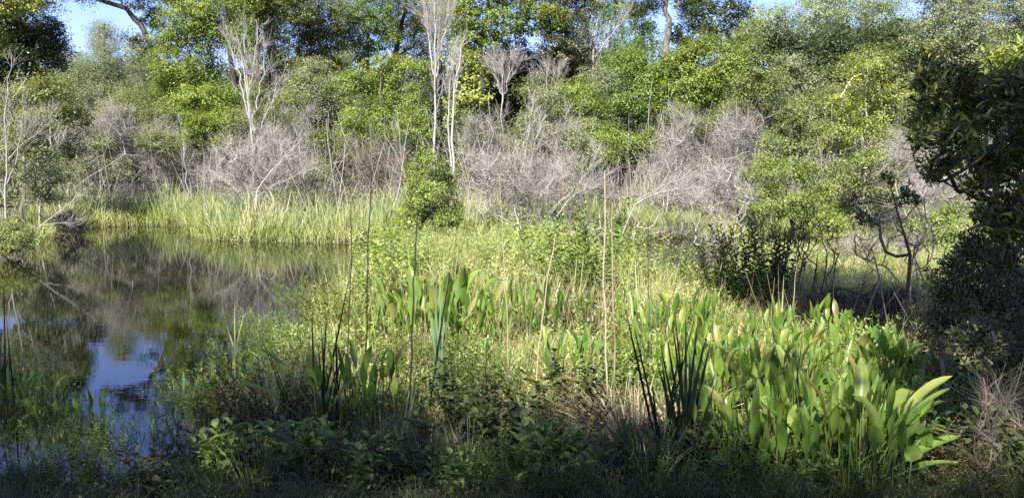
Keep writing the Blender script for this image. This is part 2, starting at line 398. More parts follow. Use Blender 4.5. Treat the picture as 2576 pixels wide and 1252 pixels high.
T('broadleaf_tree', 'tall bright yellow-green tree lit by the sun, left of the white snag', 'tree', 36,
  [(470, 40, 70, 45), (560, 30, 80, 50), (520, 90, 80, 40), (440, 110, 55, 35), (430, 170, 60, 38), (520, 160, 55, 35), (470, 225, 85, 38), (560, 260, 60, 40),
   (500, 290, 60, 35), (600, 100, 50, 40), (420, 220, 40, 40), (540, -50, 110, 50), (455, -20, 60, 40), (590, 200, 30, 30)], 'bright',
  [(600, 450), (598, 250), (575, 100), (560, -40)], lai=2.1, bark='barkd', tr=.16, cl_r=.5)
T('broadleaf_tree', 'low part-shaded green tree under the tall bright tree, behind the round dead bush', 'tree', 34.5,
  [(500, 240, 60, 26), (575, 300, 45, 26), (455, 270, 45, 30), (530, 320, 50, 30)], 'bright', [(540, 470), (535, 350), (520, 260)], lai=2.2, bark='barkd', tr=.09)
T('ivy_clad_tree', 'tall trunk wrapped in ivy, right of the white snag, showing a pale bark patch', 'tree', 38,
  [(690, 60, 34, 60), (700, 150, 32, 70), (690, 260, 40, 70), (730, 20, 60, 40), (640, 20, 50, 35), (700, 340, 50, 40), (690, -50, 100, 50)], 'mid',
  [(692, 450), (694, 250), (684, 120), (672, 60), (676, 10), (670, -60)], L=.11, Wd=.07, lai=2.0, bark='bark', tr=.30)
T('broadleaf_tree', 'mid green tree with brownish tips standing right of the ivy clad trunk', 'tree', 40,
  [(800, 30, 80, 50), (770, 90, 50, 40), (840, 90, 55, 40), (780, 150, 50, 45), (840, 170, 50, 40), (760, -50, 90, 50)], 'mid',
  [(800, 450), (805, 250), (800, 50)], lai=2.0, tr=.14)
T('broadleaf_tree', 'dull grey-green small-leaved tree behind the round dead bush on its right', 'tree', 35,
  [(770, 230, 55, 50), (810, 290, 60, 45), (750, 300, 45, 40), (850, 240, 40, 50), (780, 180, 40, 35)], 'grey', [(780, 460), (785, 340), (790, 200)], L=.11, Wd=.06, lai=2.0, tr=.10)
T('broadleaf_tree', 'bright green tree top between the ivy clad trunk and the tall white snag', 'tree', 42,
  [(930, 30, 60, 45), (890, 80, 45, 40), (960, 90, 45, 35), (930, -40, 80, 45), (925, 140, 40, 30)], 'emerald', [(930, 450), (925, 200), (930, 20)], lai=1.9, tr=.14)
T('broadleaf_tree', 'leaning broadleaf tree with a dark slanting trunk, behind the tall white snag', 'tree', 45,
  [(1010, 20, 60, 40), (1040, 90, 50, 40), (1080, 10, 50, 40), (1040, -40, 80, 40)], 'mid', [(980, 450), (985, 180), (1010, 60), (1030, -30)], lai=1.3, tr=.18, bark='barkd')
T('young_tree', 'lime green young tree filling the gap left of the tall white snag', 'tree', 31,
  [(900, 210, 60, 35), (950, 180, 50, 30), (990, 230, 55, 35), (920, 280, 65, 30), (985, 300, 60, 30), (880, 330, 35, 30), (1010, 170, 40, 30), (940, 350, 30, 18), (1040, 280, 40, 35)], 'bright',
  [(960, 480), (955, 350), (960, 170)], lai=1.7, tr=.07, bark='bark', cl_r=.4)
T('young_tree', 'yellow-green big-leaved tree just right of the forked white snag', 'tree', 30,
  [(1170, 190, 50, 35), (1190, 240, 55, 35), (1160, 290, 45, 35), (1200, 160, 30, 30), (1150, 150, 30, 30), (1215, 300, 30, 28)], 'yellow',
  [(1185, 480), (1190, 340), (1185, 180)], L=.16, Wd=.11, lai=1.7, tr=.07)
T('broadleaf_tree', 'yellow-green canopy lit at the top centre above a dark crooked trunk', 'tree', 37,
  [(1190, 15, 55, 28), (1260, 40, 70, 35), (1330, 60, 55, 30), (1240, 95, 55, 22), (1320, 10, 65, 28), (1390, 40, 45, 30), (1140, 10, 40, 20), (1260, -40, 140, 40), (1150, 50, 50, 35), (1175, 100, 45, 30), (1200, 150, 40, 30)], 'bright',
  [(1215, 440), (1213, 190), (1208, 120), (1222, 60), (1230, -10)], L=.16, Wd=.10, lai=1.8, tr=.16, bark='barkd')
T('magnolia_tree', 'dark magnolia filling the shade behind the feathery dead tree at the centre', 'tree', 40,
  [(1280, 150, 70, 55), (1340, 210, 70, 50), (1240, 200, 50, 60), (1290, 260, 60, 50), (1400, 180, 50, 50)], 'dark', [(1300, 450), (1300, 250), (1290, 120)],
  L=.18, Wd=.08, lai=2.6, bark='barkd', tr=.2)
T('magnolia_tree', 'brownish dark-leaved tree rising to the top edge right of the yellow canopy', 'tree', 38,
  [(1420, 60, 55, 50), (1450, 130, 50, 45), (1400, 120, 45, 45), (1460, 190, 40, 40), (1440, 0, 70, 40), (1410, 230, 40, 30), (1430, -60, 90, 40)], 'brown',
  [(1430, 450), (1428, 250), (1425, 60)], L=.15, Wd=.08, lai=2.1, bark='barkd', tr=.18)
T('sweetgum_tree', 'airy grey-green tree with pale forking stems against the sky right of centre', 'tree', 44,
  [(1540, 60, 50, 45), (1580, 110, 50, 35), (1530, 130, 35, 35), (1600, 60, 40, 30), (1520, 0, 50, 30), (1560, -50, 100, 30), (1600, 120, 45, 35), (1580, 20, 45, 25)], 'emerald',
  [(1540, 450), (1538, 220), (1535, 100), (1545, -20)], lai=.9, tr=.10)
T('oak_tree', 'oak with a bare crooked dark trunk showing between sky gaps at upper right of centre', 'tree', 40,
  [(1640, 10, 45, 18), (1610, 25, 25, 15), (1740, 50, 45, 40), (1780, 15, 60, 25), (1730, 100, 35, 25), (1850, 20, 45, 25), (1830, 60, 25, 22), (1700, 90, 20, 18), (1740, -40, 130, 35), (1620, 70, 20, 18)], 'dark',
  [(1665, 450), (1668, 200), (1675, 110), (1684, 60), (1672, 25), (1678, -30)], L=.15, Wd=.08, lai=1.5, tr=.22, bark='bark')
T('broadleaf_tree', 'rounded emerald tree below the bare crooked trunk, right of centre', 'tree', 32,
  [(1560, 175, 60, 32), (1620, 190, 60, 38), (1550, 225, 55, 35), (1620, 250, 60, 40), (1590, 140, 40, 22), (1680, 180, 40, 35), (1570, 270, 50, 28)], 'emerald',
  [(1610, 460), (1608, 300), (1605, 160)], lai=2.4, tr=.12, bark='barkd')
T('broadleaf_tree', 'light green tree right of the rounded emerald one, above the lilac-grey dead brush', 'tree', 31,
  [(1720, 150, 50, 40), (1770, 190, 55, 40), (1720, 230, 55, 40), (1790, 250, 45, 40), (1770, 120, 40, 30), (1830, 160, 40, 45), (1700, 280, 40, 28)], 'bright',
  [(1740, 460), (1742, 300), (1740, 130)], lai=2.1, tr=.12, bark='barkd')
T('broadleaf_tree', 'olive broadleaf tree in front of the pale far trees, right of the light green one', 'tree', 34,
  [(1880, 170, 50, 45), (1850, 220, 50, 40), (1930, 210, 45, 40), (1890, 260, 50, 35), (1880, 110, 30, 30)], 'mid', [(1890, 460), (1890, 300), (1885, 130)], lai=2.0, tr=.1)
for i, (lab, Y, lob, mat) in enumerate([
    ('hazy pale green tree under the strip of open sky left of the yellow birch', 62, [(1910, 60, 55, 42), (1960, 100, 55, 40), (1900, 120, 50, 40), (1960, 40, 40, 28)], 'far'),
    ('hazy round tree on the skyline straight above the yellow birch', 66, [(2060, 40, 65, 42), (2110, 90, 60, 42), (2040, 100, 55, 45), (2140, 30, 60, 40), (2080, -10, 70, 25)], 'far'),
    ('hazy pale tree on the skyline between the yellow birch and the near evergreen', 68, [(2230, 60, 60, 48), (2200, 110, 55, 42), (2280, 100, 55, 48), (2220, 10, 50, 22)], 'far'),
    ('blue-green shadowy tree behind the upper right side of the yellow birch', 58, [(2170, 160, 55, 40), (2230, 170, 55, 45), (2260, 220, 45, 40), (2120, 190, 45, 40)], 'mid'),
    ('pale thin-leaved tree rising above the near evergreen shrub', 56, [(2380, 50, 65, 55), (2440, 110, 65, 55), (2340, 110, 50, 50), (2450, 20, 70, 35), (2370, -20, 90, 30)], 'grey'),
    ('pale green tree in the top right corner behind the near evergreen', 60, [(2540, 60, 60, 55), (2590, 120, 70, 60), (2520, 120, 50, 50), (2560, -10, 90, 40), (2680, 60, 80, 80)], 'grey'),
    ('small silvery tree in the dip left of the yellow birch', 48, [(1990, 170, 45, 35), (1960, 210, 45, 40), (2030, 220, 45, 40), (2000, 260, 50, 30)], 'grey'),
]):
    T('distant_tree', lab, 'tree', Y, lob, mat, [(lob[0][0], 440), (lob[0][0], lob[0][1])], L=.19, Wd=.115, lai=1.9, cl_r=.8, per=40, tr=.16, gz=.3)
for lab, Y, lob, mat in [
    ('green tree closing the gap behind the ivy clad trunk', 50, [(640, 90, 55, 50), (655, 180, 50, 50), (620, 20, 60, 40), (740, 170, 45, 50)], 'mid'),
    ('green tree top behind the tallest white snag', 50, [(1110, 50, 60, 45), (1150, 110, 55, 45), (1080, 130, 45, 45), (1180, 60, 45, 40), (1120, -10, 70, 30)], 'mid'),
    ('grey-green tree top behind the oak with the crooked trunk', 52, [(1640, 100, 50, 40), (1700, 140, 55, 35), (1780, 100, 50, 35), (1560, 150, 50, 30), (1600, 30, 40, 22)], 'emerald'),
    ('bright tree top between the crooked trunk and the hazy skyline trees', 44, [(1840, 110, 45, 35), (1790, 60, 50, 28), (1870, 60, 35, 22), (1760, 10, 60, 25)], 'bright'),
    ('lime tree top at the upper edge left of the ivy clad trunk', 44, [(650, 40, 50, 35), (610, 120, 40, 35), (700, 0, 60, 30)], 'bright'),
    ('dull green tree top in the gap between magnolia and sweetgum', 50, [(1480, 60, 45, 45), (1490, 140, 45, 40), (1510, 10, 50, 30)], 'mid'),
    ('mid green tree top at the upper edge between two emerald crowns', 48, [(1000, 60, 50, 40), (1010, 140, 45, 35), (860, 20, 45, 35), (880, 130, 40, 35)], 'mid')]:
    T('distant_tree', lab, 'tree', Y, lob, mat, [(lob[0][0], 440), (lob[0][0], lob[0][1])], L=.17, Wd=.10, lai=1.15, cl_r=.6, per=30, tr=.14, bark='barkd')
T('birch_tree', 'slender yellow-leaved tree with a pale trunk left of the near evergreen shrub', 'tree', 21,
  [(2170, 180, 45, 32), (2190, 235, 65, 30), (2130, 270, 55, 28), (2220, 290, 60, 28), (2150, 320, 75, 25), (2230, 350, 55, 22), (2110, 360, 45, 20), (2180, 390, 60, 18), (2265, 240, 28, 22)], 'yellow',
  [(2172, 560), (2176, 430), (2182, 350), (2178, 230), (2180, 150)], L=.09, Wd=.06, lai=1.3, bark='barkw', tr=.032, cl_r=.3, per=26, nlimb=110, rtip=.006)
T('leafy_shrub', 'green shrub to the left of the yellow birch, above the pale brush', 'shrub', 22,
  [(1990, 290, 38, 26), (2030, 330, 40, 24), (1960, 330, 28, 18), (2000, 370, 45, 22)], 'mid', [(2000, 560), (2000, 430), (1995, 300)], L=.09, Wd=.06, lai=1.7, tr=.05, cl_r=.28, per=30)
T('leafy_shrub', 'broad yellow-green shrub rising from the reeds below the yellow birch', 'shrub', 19,
  [(1960, 440, 50, 30), (2020, 430, 45, 30), (1930, 490, 45, 30), (1990, 510, 55, 35), (2070, 480, 50, 35), (1900, 530, 30, 22), (2060, 550, 55, 30)], 'bright',
  [(1990, 600), (1990, 500), (1995, 430)], L=.08, Wd=.05, lai=1.5, tr=.05, cl_r=.28, per=30)
T('leafy_shrub', 'loose green shrub between the yellow birch trunk and the lilac dead brush', 'shrub', 20,
  [(2110, 430, 40, 25), (2160, 460, 45, 30), (2120, 510, 50, 30), (2200, 500, 45, 30), (2090, 580, 40, 25), (2230, 550, 40, 25)], 'mid',
  [(2150, 610), (2150, 520), (2150, 440)], L=.08, Wd=.05, lai=1.2, tr=.04, cl_r=.28, per=30)
T('leafy_shrub', 'golden-green low shrub at the water edge under the yellow birch', 'shrub', 16.5,
  [(2080, 560, 35, 20), (2110, 590, 40, 22), (2070, 620, 45, 20), (2150, 620, 40, 18)], 'yellow', [(2090, 660), (2090, 590)], L=.07, Wd=.045, lai=1.5, tr=.03, cl_r=.2, per=30)
T('leafy_shrub', 'green bush with golden tips standing in the reeds at the foot of the tall snags', 'shrub', 17.4,
  [(1062, 385, 20, 18), (1090, 405, 24, 18), (1050, 425, 28, 20), (1095, 440, 34, 20), (1128, 450, 22, 20), (1040, 465, 34, 22), (1085, 480, 44, 24), (1128, 490, 22, 22), (1040, 505, 26, 22), (1075, 525, 44, 24), (1130, 525, 34, 24), (1045, 548, 44, 24), (1120, 545, 40, 24), (1020, 560, 24, 18), (1145, 560, 24, 18), (1085, 590, 50, 22)], 'bright',
  [(1085, 620), (1090, 540), (1080, 460), (1066, 400)], L=.075, Wd=.04, lai=1.5, tr=.03, cl_r=.22, per=26, nlimb=160)
T('leafy_shrub', 'small rounded yellow-green bush standing left of the round dead bush', 'shrub', 27,
  [(490, 300, 30, 18), (520, 310, 35, 20), (540, 335, 25, 18), (500, 335, 32, 18)], 'bright', [(515, 480), (515, 380), (515, 310)], L=.09, Wd=.05, lai=2.2, tr=.05, cl_r=.28)
T('leafy_shrub', 'dark rounded bush standing right behind the round dead bush', 'shrub', 26.5,
  [(810, 345, 28, 20), (830, 370, 28, 20), (845, 410, 35, 25), (820, 420, 35, 22), (860, 380, 22, 20)], 'mid', [(835, 500), (835, 430), (830, 360)], L=.09, Wd=.05, lai=2.2, tr=.05, cl_r=.28)
T('leafy_shrub', 'pale green low bush at the right foot of the round dead bush', 'shrub', 24,
  [(760, 440, 35, 22), (790, 460, 35, 22), (730, 460, 25, 20)], 'grey', [(765, 510), (765, 450)], L=.08, Wd=.045, lai=1.7, tr=.04, cl_r=.25)
T('spreading_tree', 'spreading low tree with a lit top over a black hollow, below the emerald tree', 'tree', 26.5,
  [(1500, 325, 45, 22), (1560, 340, 55, 20), (1610, 365, 45, 18), (1520, 360, 40, 22), (1590, 390, 40, 20), (1640, 350, 30, 18), (1470, 370, 30, 25)], 'bright',
  [(1580, 500), (1582, 430), (1600, 400), (1590, 360)], lai=2.0, L=.10, Wd=.06, tr=.13, bark='barkd', cl_r=.3)
T('leafy_shrub', 'dark leafy bush hanging over the black hollow under the spreading tree', 'shrub', 28,
  [(1540, 420, 45, 30), (1500, 400, 35, 30), (1470, 440, 35, 28), (1560, 460, 30, 20)], 'dark', [(1520, 500), (1520, 430)], lai=2.6, L=.10, Wd=.06, tr=.06, cl_r=.3)
T('young_tree', 'pale lime young tree left of the emerald tree, behind the white forked stems', 'tree', 29,
  [(1440, 230, 45, 30), (1480, 270, 50, 28), (1420, 280, 35, 28), (1450, 320, 40, 25), (1500, 300, 30, 20)], 'bright', [(1450, 480), (1452, 350), (1450, 240)],
  lai=1.6, L=.11, Wd=.06, tr=.06)
T('young_tree', 'thin olive sapling among the white stems at the centre of the thicket', 'tree', 27,
  [(1330, 230, 40, 28), (1360, 280, 35, 30), (1320, 320, 40, 28), (1290, 360, 35, 25), (1360, 370, 35, 28), (1340, 420, 40, 25)], 'mid', [(1335, 500), (1335, 360), (1335, 230)],
  lai=1.1, L=.10, Wd=.05, tr=.05)
T('leafy_shrub', 'olive thicket bush between the tall snag and the centre dead bush', 'shrub', 26,
  [(1210, 350, 40, 25), (1250, 390, 40, 25), (1200, 420, 40, 25), (1240, 450, 35, 22), (1280, 430, 30, 20)], 'mid', [(1230, 510), (1230, 440), (1230, 370)],
  lai=1.3, L=.09, Wd=.05, tr=.04, cl_r=.28)
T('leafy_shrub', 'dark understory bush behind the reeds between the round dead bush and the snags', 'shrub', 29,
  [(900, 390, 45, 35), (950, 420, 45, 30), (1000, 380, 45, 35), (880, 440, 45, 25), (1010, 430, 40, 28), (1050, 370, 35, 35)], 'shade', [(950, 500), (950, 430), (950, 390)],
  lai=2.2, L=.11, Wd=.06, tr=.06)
T('leafy_shrub', 'green thicket bush behind the grey brush at the left end of the reeds', 'shrub', 30.5,
  [(330, 260, 60, 32), (400, 300, 50, 32), (270, 300, 50, 32), (360, 340, 55, 28), (430, 340, 40, 28), (250, 350, 45, 30)], 'mid', [(340, 470), (340, 370), (340, 270)],
  lai=1.6, L=.10, Wd=.05, tr=.06, cl_r=.35)
T('leafy_shrub', 'tall loose green shrub growing under the dark tree at the left edge', 'shrub', 24,
  [(60, 240, 70, 35), (140, 230, 55, 35), (120, 300, 60, 38), (30, 310, 55, 38), (180, 290, 45, 38), (80, 370, 60, 35), (160, 370, 45, 35)], 'mid', [(100, 520), (100, 400), (100, 260)],
  lai=1.6, L=.10, Wd=.045, tr=.06, cl_r=.35)
T('leafy_shrub', 'small-leaved bush behind the bleached branches at the left edge', 'shrub', 21,
  [(20, 420, 50, 35), (80, 430, 45, 32), (150, 430, 40, 30), (40, 490, 50, 30), (120, 490, 45, 28), (-40, 450, 50, 50)], 'grey', [(60, 570), (60, 500), (60, 430)],
  lai=1.5, L=.08, Wd=.04, tr=.05, cl_r=.3)
T('leafy_shrub', 'low green bush on the waterline in the left corner below the bleached branches', 'shrub', 17.5,
  [(20, 580, 45, 22), (60, 600, 35, 18), (10, 620, 45, 18), (-40, 590, 50, 40)], 'mid', [(20, 650), (20, 600)], lai=2.0, L=.07, Wd=.035, tr=.03, cl_r=.22)
T('leafy_shrub', 'shadowy thicket bush behind the dead bushes right of the black hollow', 'shrub', 29,
  [(1680, 330, 45, 30), (1740, 320, 45, 30), (1800, 340, 40, 30), (1700, 400, 45, 35), (1770, 410, 45, 35), (1840, 400, 40, 30)], 'shade', [(1740, 500), (1740, 420), (1740, 340)],
  lai=2.0, L=.11, Wd=.06, tr=.06)
T('leafy_shrub', 'low green bush row end behind the bleached brush near the evergreen', 'shrub', 27,
  [(2280, 330, 45, 40), (2340, 380, 50, 45), (2250, 420, 45, 35), (2320, 460, 50, 35), (2400, 420, 60, 60)], 'grey', [(2300, 520), (2300, 440), (2300, 350)],
  lai=1.5, L=.10, Wd=.05, tr=.06)
T('leafy_shrub', 'olive far bush filling the dip behind the silvery tree', 'shrub', 36,
  [(1960, 290, 60, 35), (2050, 280, 60, 35), (2110, 250, 50, 35), (1900, 310, 45, 30), (2060, 340, 60, 35), (2150, 300, 50, 40)], 'mid', [(2010, 450), (2010, 350), (2010, 290)],
  lai=1.9, L=.12, Wd=.07, tr=.08)

for lab, Y, mat, lob in [
    ('sparse olive bush growing through the brown-grey tangle behind the left end of the reeds', 28.5, 'mid', [(420, 370, 50, 22), (380, 350, 40, 20), (450, 350, 30, 20)]),
    ('thin grey-green bush behind the vine-hung bare bush', 28, 'grey', [(210, 400, 40, 30), (250, 360, 40, 25), (300, 420, 40, 25), (180, 450, 35, 25)]),
    ('sparse green bush between the round dead bush and the white snag top', 25.5, 'mid', [(600, 300, 35, 25), (650, 290, 30, 22), (560, 350, 30, 20), (700, 300, 30, 20)]),
    ('lime bush at the foot of the lime green young tree', 26, 'bright', [(930, 320, 50, 18), (890, 300, 35, 18), (980, 340, 40, 18), (1030, 330, 35, 22)]),
    ('airy lime bush left of the tallest white snag stem', 26, 'bright', [(1050, 230, 35, 25), (1060, 170, 30, 25), (1040, 300, 35, 22), (1075, 340, 30, 22)]),
    ('pale grey-green bush at the middle of the forked snag', 26, 'grey', [(1160, 360, 40, 25), (1140, 420, 40, 25), (1180, 300, 30, 22), (1190, 440, 35, 22)]),
    ('pale green feathery bush behind the pair of leaning white stems', 25, 'grey', [(1380, 250, 35, 28), (1340, 300, 35, 28), (1400, 320, 38, 26), (1300, 380, 35, 22), (1420, 400, 38, 24)]),
    ('pale green bush right of the leaning white stems, above the sprawling brush', 24, 'grey', [(1450, 350, 38, 25), (1470, 410, 40, 22), (1420, 440, 38, 18), (1490, 380, 30, 20)]),
    ('dark green bush left above the sprawling bare brush', 25, 'mid', [(1500, 410, 35, 20), (1540, 390, 35, 20), (1470, 450, 32, 16)]),
    ('thin green bush over the lilac-grey brush under the light green tree', 25, 'mid', [(1760, 320, 40, 22), (1810, 290, 35, 22), (1720, 270, 35, 18), (1850, 270, 30, 20)]),
    ('yellow-green bush in front of the fan-shaped bare bush', 20.5, 'bright', [(1900, 440, 38, 22), (1930, 400, 30, 20), (1950, 360, 30, 20), (1890, 490, 38, 20)]),
    ('sparse lime bush under the right side of the yellow birch', 19.5, 'bright', [(2230, 430, 35, 22), (2200, 400, 40, 20), (2260, 370, 30, 20), (2150, 420, 35, 20), (2240, 480, 30, 20)]),
    ('low pale bush at the waterline under the evergreen shrub tip', 15, 'bright', [(2320, 560, 45, 25), (2370, 590, 45, 25), (2280, 600, 40, 20), (2400, 540, 40, 30)]),
    ('dusty green bush at the far right behind the evergreen tip', 26, 'grey', [(2330, 300, 45, 30), (2290, 270, 35, 30), (2380, 260, 45, 35), (2300, 220, 40, 30)]),
    ('pale green bush at the left edge between the bleached snag stems', 20, 'grey', [(60, 340, 50, 28), (20, 370, 40, 28), (110, 380, 40, 25), (90, 300, 40, 25)]),
    ('dusky bush in the gap under the tall bright tree on its right', 30, 'mid', [(640, 240, 40, 30), (680, 290, 40, 30), (620, 300, 40, 25), (730, 260, 35, 35)]),
    ('grey-green bush under the airy tree with pale stems', 30, 'grey', [(1500, 230, 40, 28), (1530, 200, 35, 25), (1480, 190, 30, 25), (1510, 280, 30, 22)])]:
    T('leafy_shrub', lab, 'shrub', Y, lob, mat, [(lob[0][0], 520), (lob[0][0], lob[0][1] + 40), (lob[0][0] + 5, lob[0][1])], L=.085, Wd=.048, lai=1.35, bark='bark', tr=.016, cl_r=.28, per=24, nlimb=90, rtip=.006)

# ------------------------------------------------------------------ dead bushes and bleached snags
def dead_bush(name, label, Y, lobes, basepx, n=260, ntw=5200, mat='twig', L=.35, r=.006, group=None, droop=.0, gz=None, stems=7, rmax=.017, cat='bush', fill=.25):
    if Y > 15: ntw = int(ntw * .44); L = L * 1.3
    base = at(basepx[0], basepx[1], Y); base[2] = hz(base) if gz is None else gz
    root = thing(name, label, cat, base, group); B = B3(lobes, Y, .9)
    vol = np.array([b[1][0] * b[1][2] for b in B]); k = rng.choice(len(B), n, p=vol / vol.sum())
    tg = np.array([B[i][0] for i in k]); v = unit(rng.normal(0, 1, (n, 3))); rr = np.array([B[i][1] for i in k])
    tg = tg + v * rr * (R(.1, 1, n) ** .6 * (1 + .7 * R(0, 1, n) ** 4))[:, None]
    low = R(0, 1, n) < fill; tg[low, 2] = base[2] + (tg[low, 2] - base[2]) * R(.1, .8, low.sum())
    tg[:, 2] = np.maximum(tg[:, 2], base[2] + .1)
    wx = max(b[0][0] + b[1][0] for b in B) - min(b[0][0] - b[1][0] for b in B)
    P = [base]; chs = []; wr = []
    g = Geo(); grp = np.argsort(tg[:, 0] + rng.normal(0, wx * .12, n)); allP = []; allC = []; off = 0
    for q in np.array_split(grp, stems):
        b0 = base + np.array([(tg[q, 0].mean() - base[0]) * .35, R(-.25, .25), 0]); 
        P, par, rad, ch = skeleton([b0], tg[q], rtip=r, rmax=rmax, wig=.07, power=.4, zpen=1.2, up=.2)
        wood_mesh(g, P, rad, ch, 1, sides=4); allP.append(P); allC.append(np.array(ch) + off); off += len(P)
    g.build('branches', M[mat], root, base)
    P = np.concatenate(allP); C = np.concatenate(allC)
    i = rng.integers(0, len(C), ntw); f = R(.15, 1, ntw) * 3.999; a = np.minimum(f.astype(int), 3)
    q = (f - a)[:, None]; P0 = P[C[i, a]] * (1 - q) + P[C[i, a + 1]] * q
    D = unit(P[C[i, a + 1]] - P[C[i, a]]) * 1.5 + rng.normal(0, .7, (ntw, 3)) + np.array([0, 0, .2 - droop])
    g = Geo(); twigs(g, P0, D, R(.25, 1.5, ntw) * L, r * .5, np.clip(rng.normal(.5, .3, ntw), 0, 1), K=4, wob=.22, grav=droop)
    g.build('twigs', M[mat], root, base); return root
DB = dead_bush
DB('dead_bush', 'big round leafless grey bush on the far bank below the white snag', 23, [(600, 400, 75, 60), (700, 400, 80, 65), (560, 440, 60, 45), (640, 450, 90, 45), (740, 440, 60, 40), (680, 350, 60, 35)], (622, 520), 420, 11000, r=.0065, L=.38)
DB('dead_bush', 'wide brown-grey tangle of bare twigs behind the left end of the reeds', 29, [(330, 400, 80, 45), (420, 400, 70, 45), (280, 340, 60, 50), (380, 340, 70, 40), (460, 430, 40, 30)], (370, 500), 360, 16000, 'twig', r=.0065, L=.4, droop=.15)
DB('dead_bush', 'grey vine-hung bare bush right of the left-edge shrubs', 28.6, [(240, 380, 60, 60), (290, 300, 50, 50), (220, 450, 60, 40), (200, 330, 45, 50)], (240, 520), 260, 13000, 'twig', r=.0065, L=.42, droop=.3)
DB('dead_bush', 'low dark heap of bare twigs at the waterline left of the reeds', 22, [(170, 550, 36, 18), (140, 565, 35, 16), (200, 560, 25, 14), (110, 575, 30, 14)], (180, 578), 150, 4200, 'twigb', r=.006, L=.25)
DB('dead_bush', 'large bare grey bush in front of the centre thicket beside the hollow', 21.5, [(1300, 420, 80, 50), (1260, 470, 80, 30), (1360, 450, 80, 50), (1420, 430, 60, 40), (1330, 480, 90, 28), (1220, 430, 50, 40)], (1318, 545), 420, 9500, r=.0065, L=.36)
DB('dead_bush', 'lilac-grey bare brush right of the black hollow, under the light green tree', 24, [(1700, 360, 55, 45), (1680, 420, 55, 45), (1740, 420, 60, 50), (1720, 300, 35, 25)], (1720, 505), 300, 8500, r=.0065, L=.38)
DB('dead_bush', 'fan-shaped pale bare bush with long upswept branches left of the yellow birch', 22.5, [(1850, 330, 60, 40), (1900, 370, 60, 45), (1820, 390, 55, 45), (1880, 300, 45, 30), (1900, 440, 50, 35), (1940, 400, 30, 30)], (1890, 540), 340, 8500, 'twig', r=.0065, L=.38)
DB('dead_bush', 'low sprawling bare brush spilling over the reeds below the spreading tree', 21, [(1490, 475, 60, 24), (1560, 492, 60, 14), (1640, 488, 60, 18), (1430, 490, 50, 22), (1720, 480, 50, 26)], (1560, 535), 240, 5000, 'twig', r=.006, L=.35)
DB('dead_bush', 'bleached bare brush glowing in the sun just left of the near evergreen', 19, [(2290, 400, 60, 55), (2340, 440, 55, 55), (2250, 430, 50, 45), (2320, 500, 60, 40), (2400, 480, 60, 50), (2280, 360, 40, 30)], (2320, 600), 340, 8500, 'twig', r=.0065, L=.36)
DB('dead_bush', 'fallen bleached brush lying over the water below the yellow birch', 14.5, [(2180, 620, 70, 25), (2250, 640, 60, 28), (2130, 650, 55, 22), (2220, 680, 70, 22), (2290, 620, 40, 30)], (2230, 710), 240, 4200, 'twig', r=.0048, L=.28)
DB('dead_bush', 'pale bare shrub behind the reeds left of the forked white snag', 26, [(900, 400, 50, 45), (940, 440, 50, 35), (1000, 420, 45, 45), (960, 370, 45, 35)], (940, 500), 200, 4800, 'twigb', r=.007, L=.42)
DB('dead_bush', 'thin grey bare bush rising behind the big round dead bush', 28, [(720, 310, 45, 35), (760, 340, 45, 35), (700, 340, 45, 30), (780, 290, 25, 22)], (740, 480), 160, 4200, 'twig', r=.007, L=.4)
DB('dead_bush', 'lilac-grey bare thicket between the forked snag and the centre stems', 25, [(1180, 350, 45, 35), (1220, 330, 45, 40), (1260, 370, 45, 35), (1200, 400, 45, 30), (1440, 330, 40, 40), (1400, 350, 40, 40)], (1240, 510), 260, 6000, 'twig', r=.0065, L=.38)
DB('dead_bush', 'bare pale-grey brush behind the low golden shrub right of the channel', 18, [(1820, 440, 55, 30), (1860, 490, 50, 28), (1800, 490, 40, 28), (1760, 500, 40, 22)], (1830, 570), 200, 4200, 'twig', r=.0055, L=.3)

def snag(name, label, Y, stems, ntw=260, mat='white', rb=.05, fine=.006, L=.8, spread=.35, nb=16, gz=None, upb=1.0, top=.35):
    """stems: picture polylines from the ground up; side branches leave the upper part of each stem"""
    b0 = at(*stems[0][0], Y); b0[2] = hz(b0) if gz is None else gz
    root = thing(name, label, 'dead tree', b0); g = Geo(); tw = Geo()
    for s, st in enumerate(stems):
        pts = np.array([at(x, y, Y + (.15 * s)) for x, y in st]); 
        if st[0] == stems[0][0]: pts[0] = b0
        t = np.linspace(0, len(pts) - 1, 14); i = np.minimum(t.astype(int), len(pts) - 2); q = (t - i)[:, None]
        C = pts[i] * (1 - q) + pts[i + 1] * q
        C[1:, :2] += rng.normal(0, .025, (13, 2)) * Y / 25
        r0 = .82 * rb * (1 if s == 0 else .62)
        rr = r0 * np.linspace(1, .22, 14)
        tubes(g, C[None], rr[None], .6, 6)
        L0 = np.linalg.norm(C[-1] - C[0]); u = R(top, .98, nb); ii = np.minimum((u * 13).astype(int), 12); P0 = C[ii]
        dr = unit(C[ii + 1] - C[ii]); D = dr * upb + rng.normal(0, spread, (nb, 3)) * np.array([1, .8, .4])
        ln = L * (1.25 - u) * 1.4 * R(.6, 1.2, nb)
        P1 = twigs(g, P0, D, ln, r0 * .17, .6, K=6, wob=.12, sides=4, grav=-.06)
        m = ntw // len(stems); j = rng.integers(0, nb, m); kk = rng.integers(1, 5, m); f = R(0, 1, m)[:, None]
        Q = P1[j, kk] * (1 - f) + P1[j, kk + 1] * f; dd = unit(P1[j, kk + 1] - P1[j, kk])
        twigs(tw, Q, dd * 1.3 + rng.normal(0, .45, (m, 3)) + np.array([0, 0, .15]), R(.3, 1, m) * L * .5, fine * .62, R(.2, 1, m), K=4, wob=.15)
    g.build('trunk', M[mat], root, b0); tw.build('twigs', M[mat], root, b0); return root
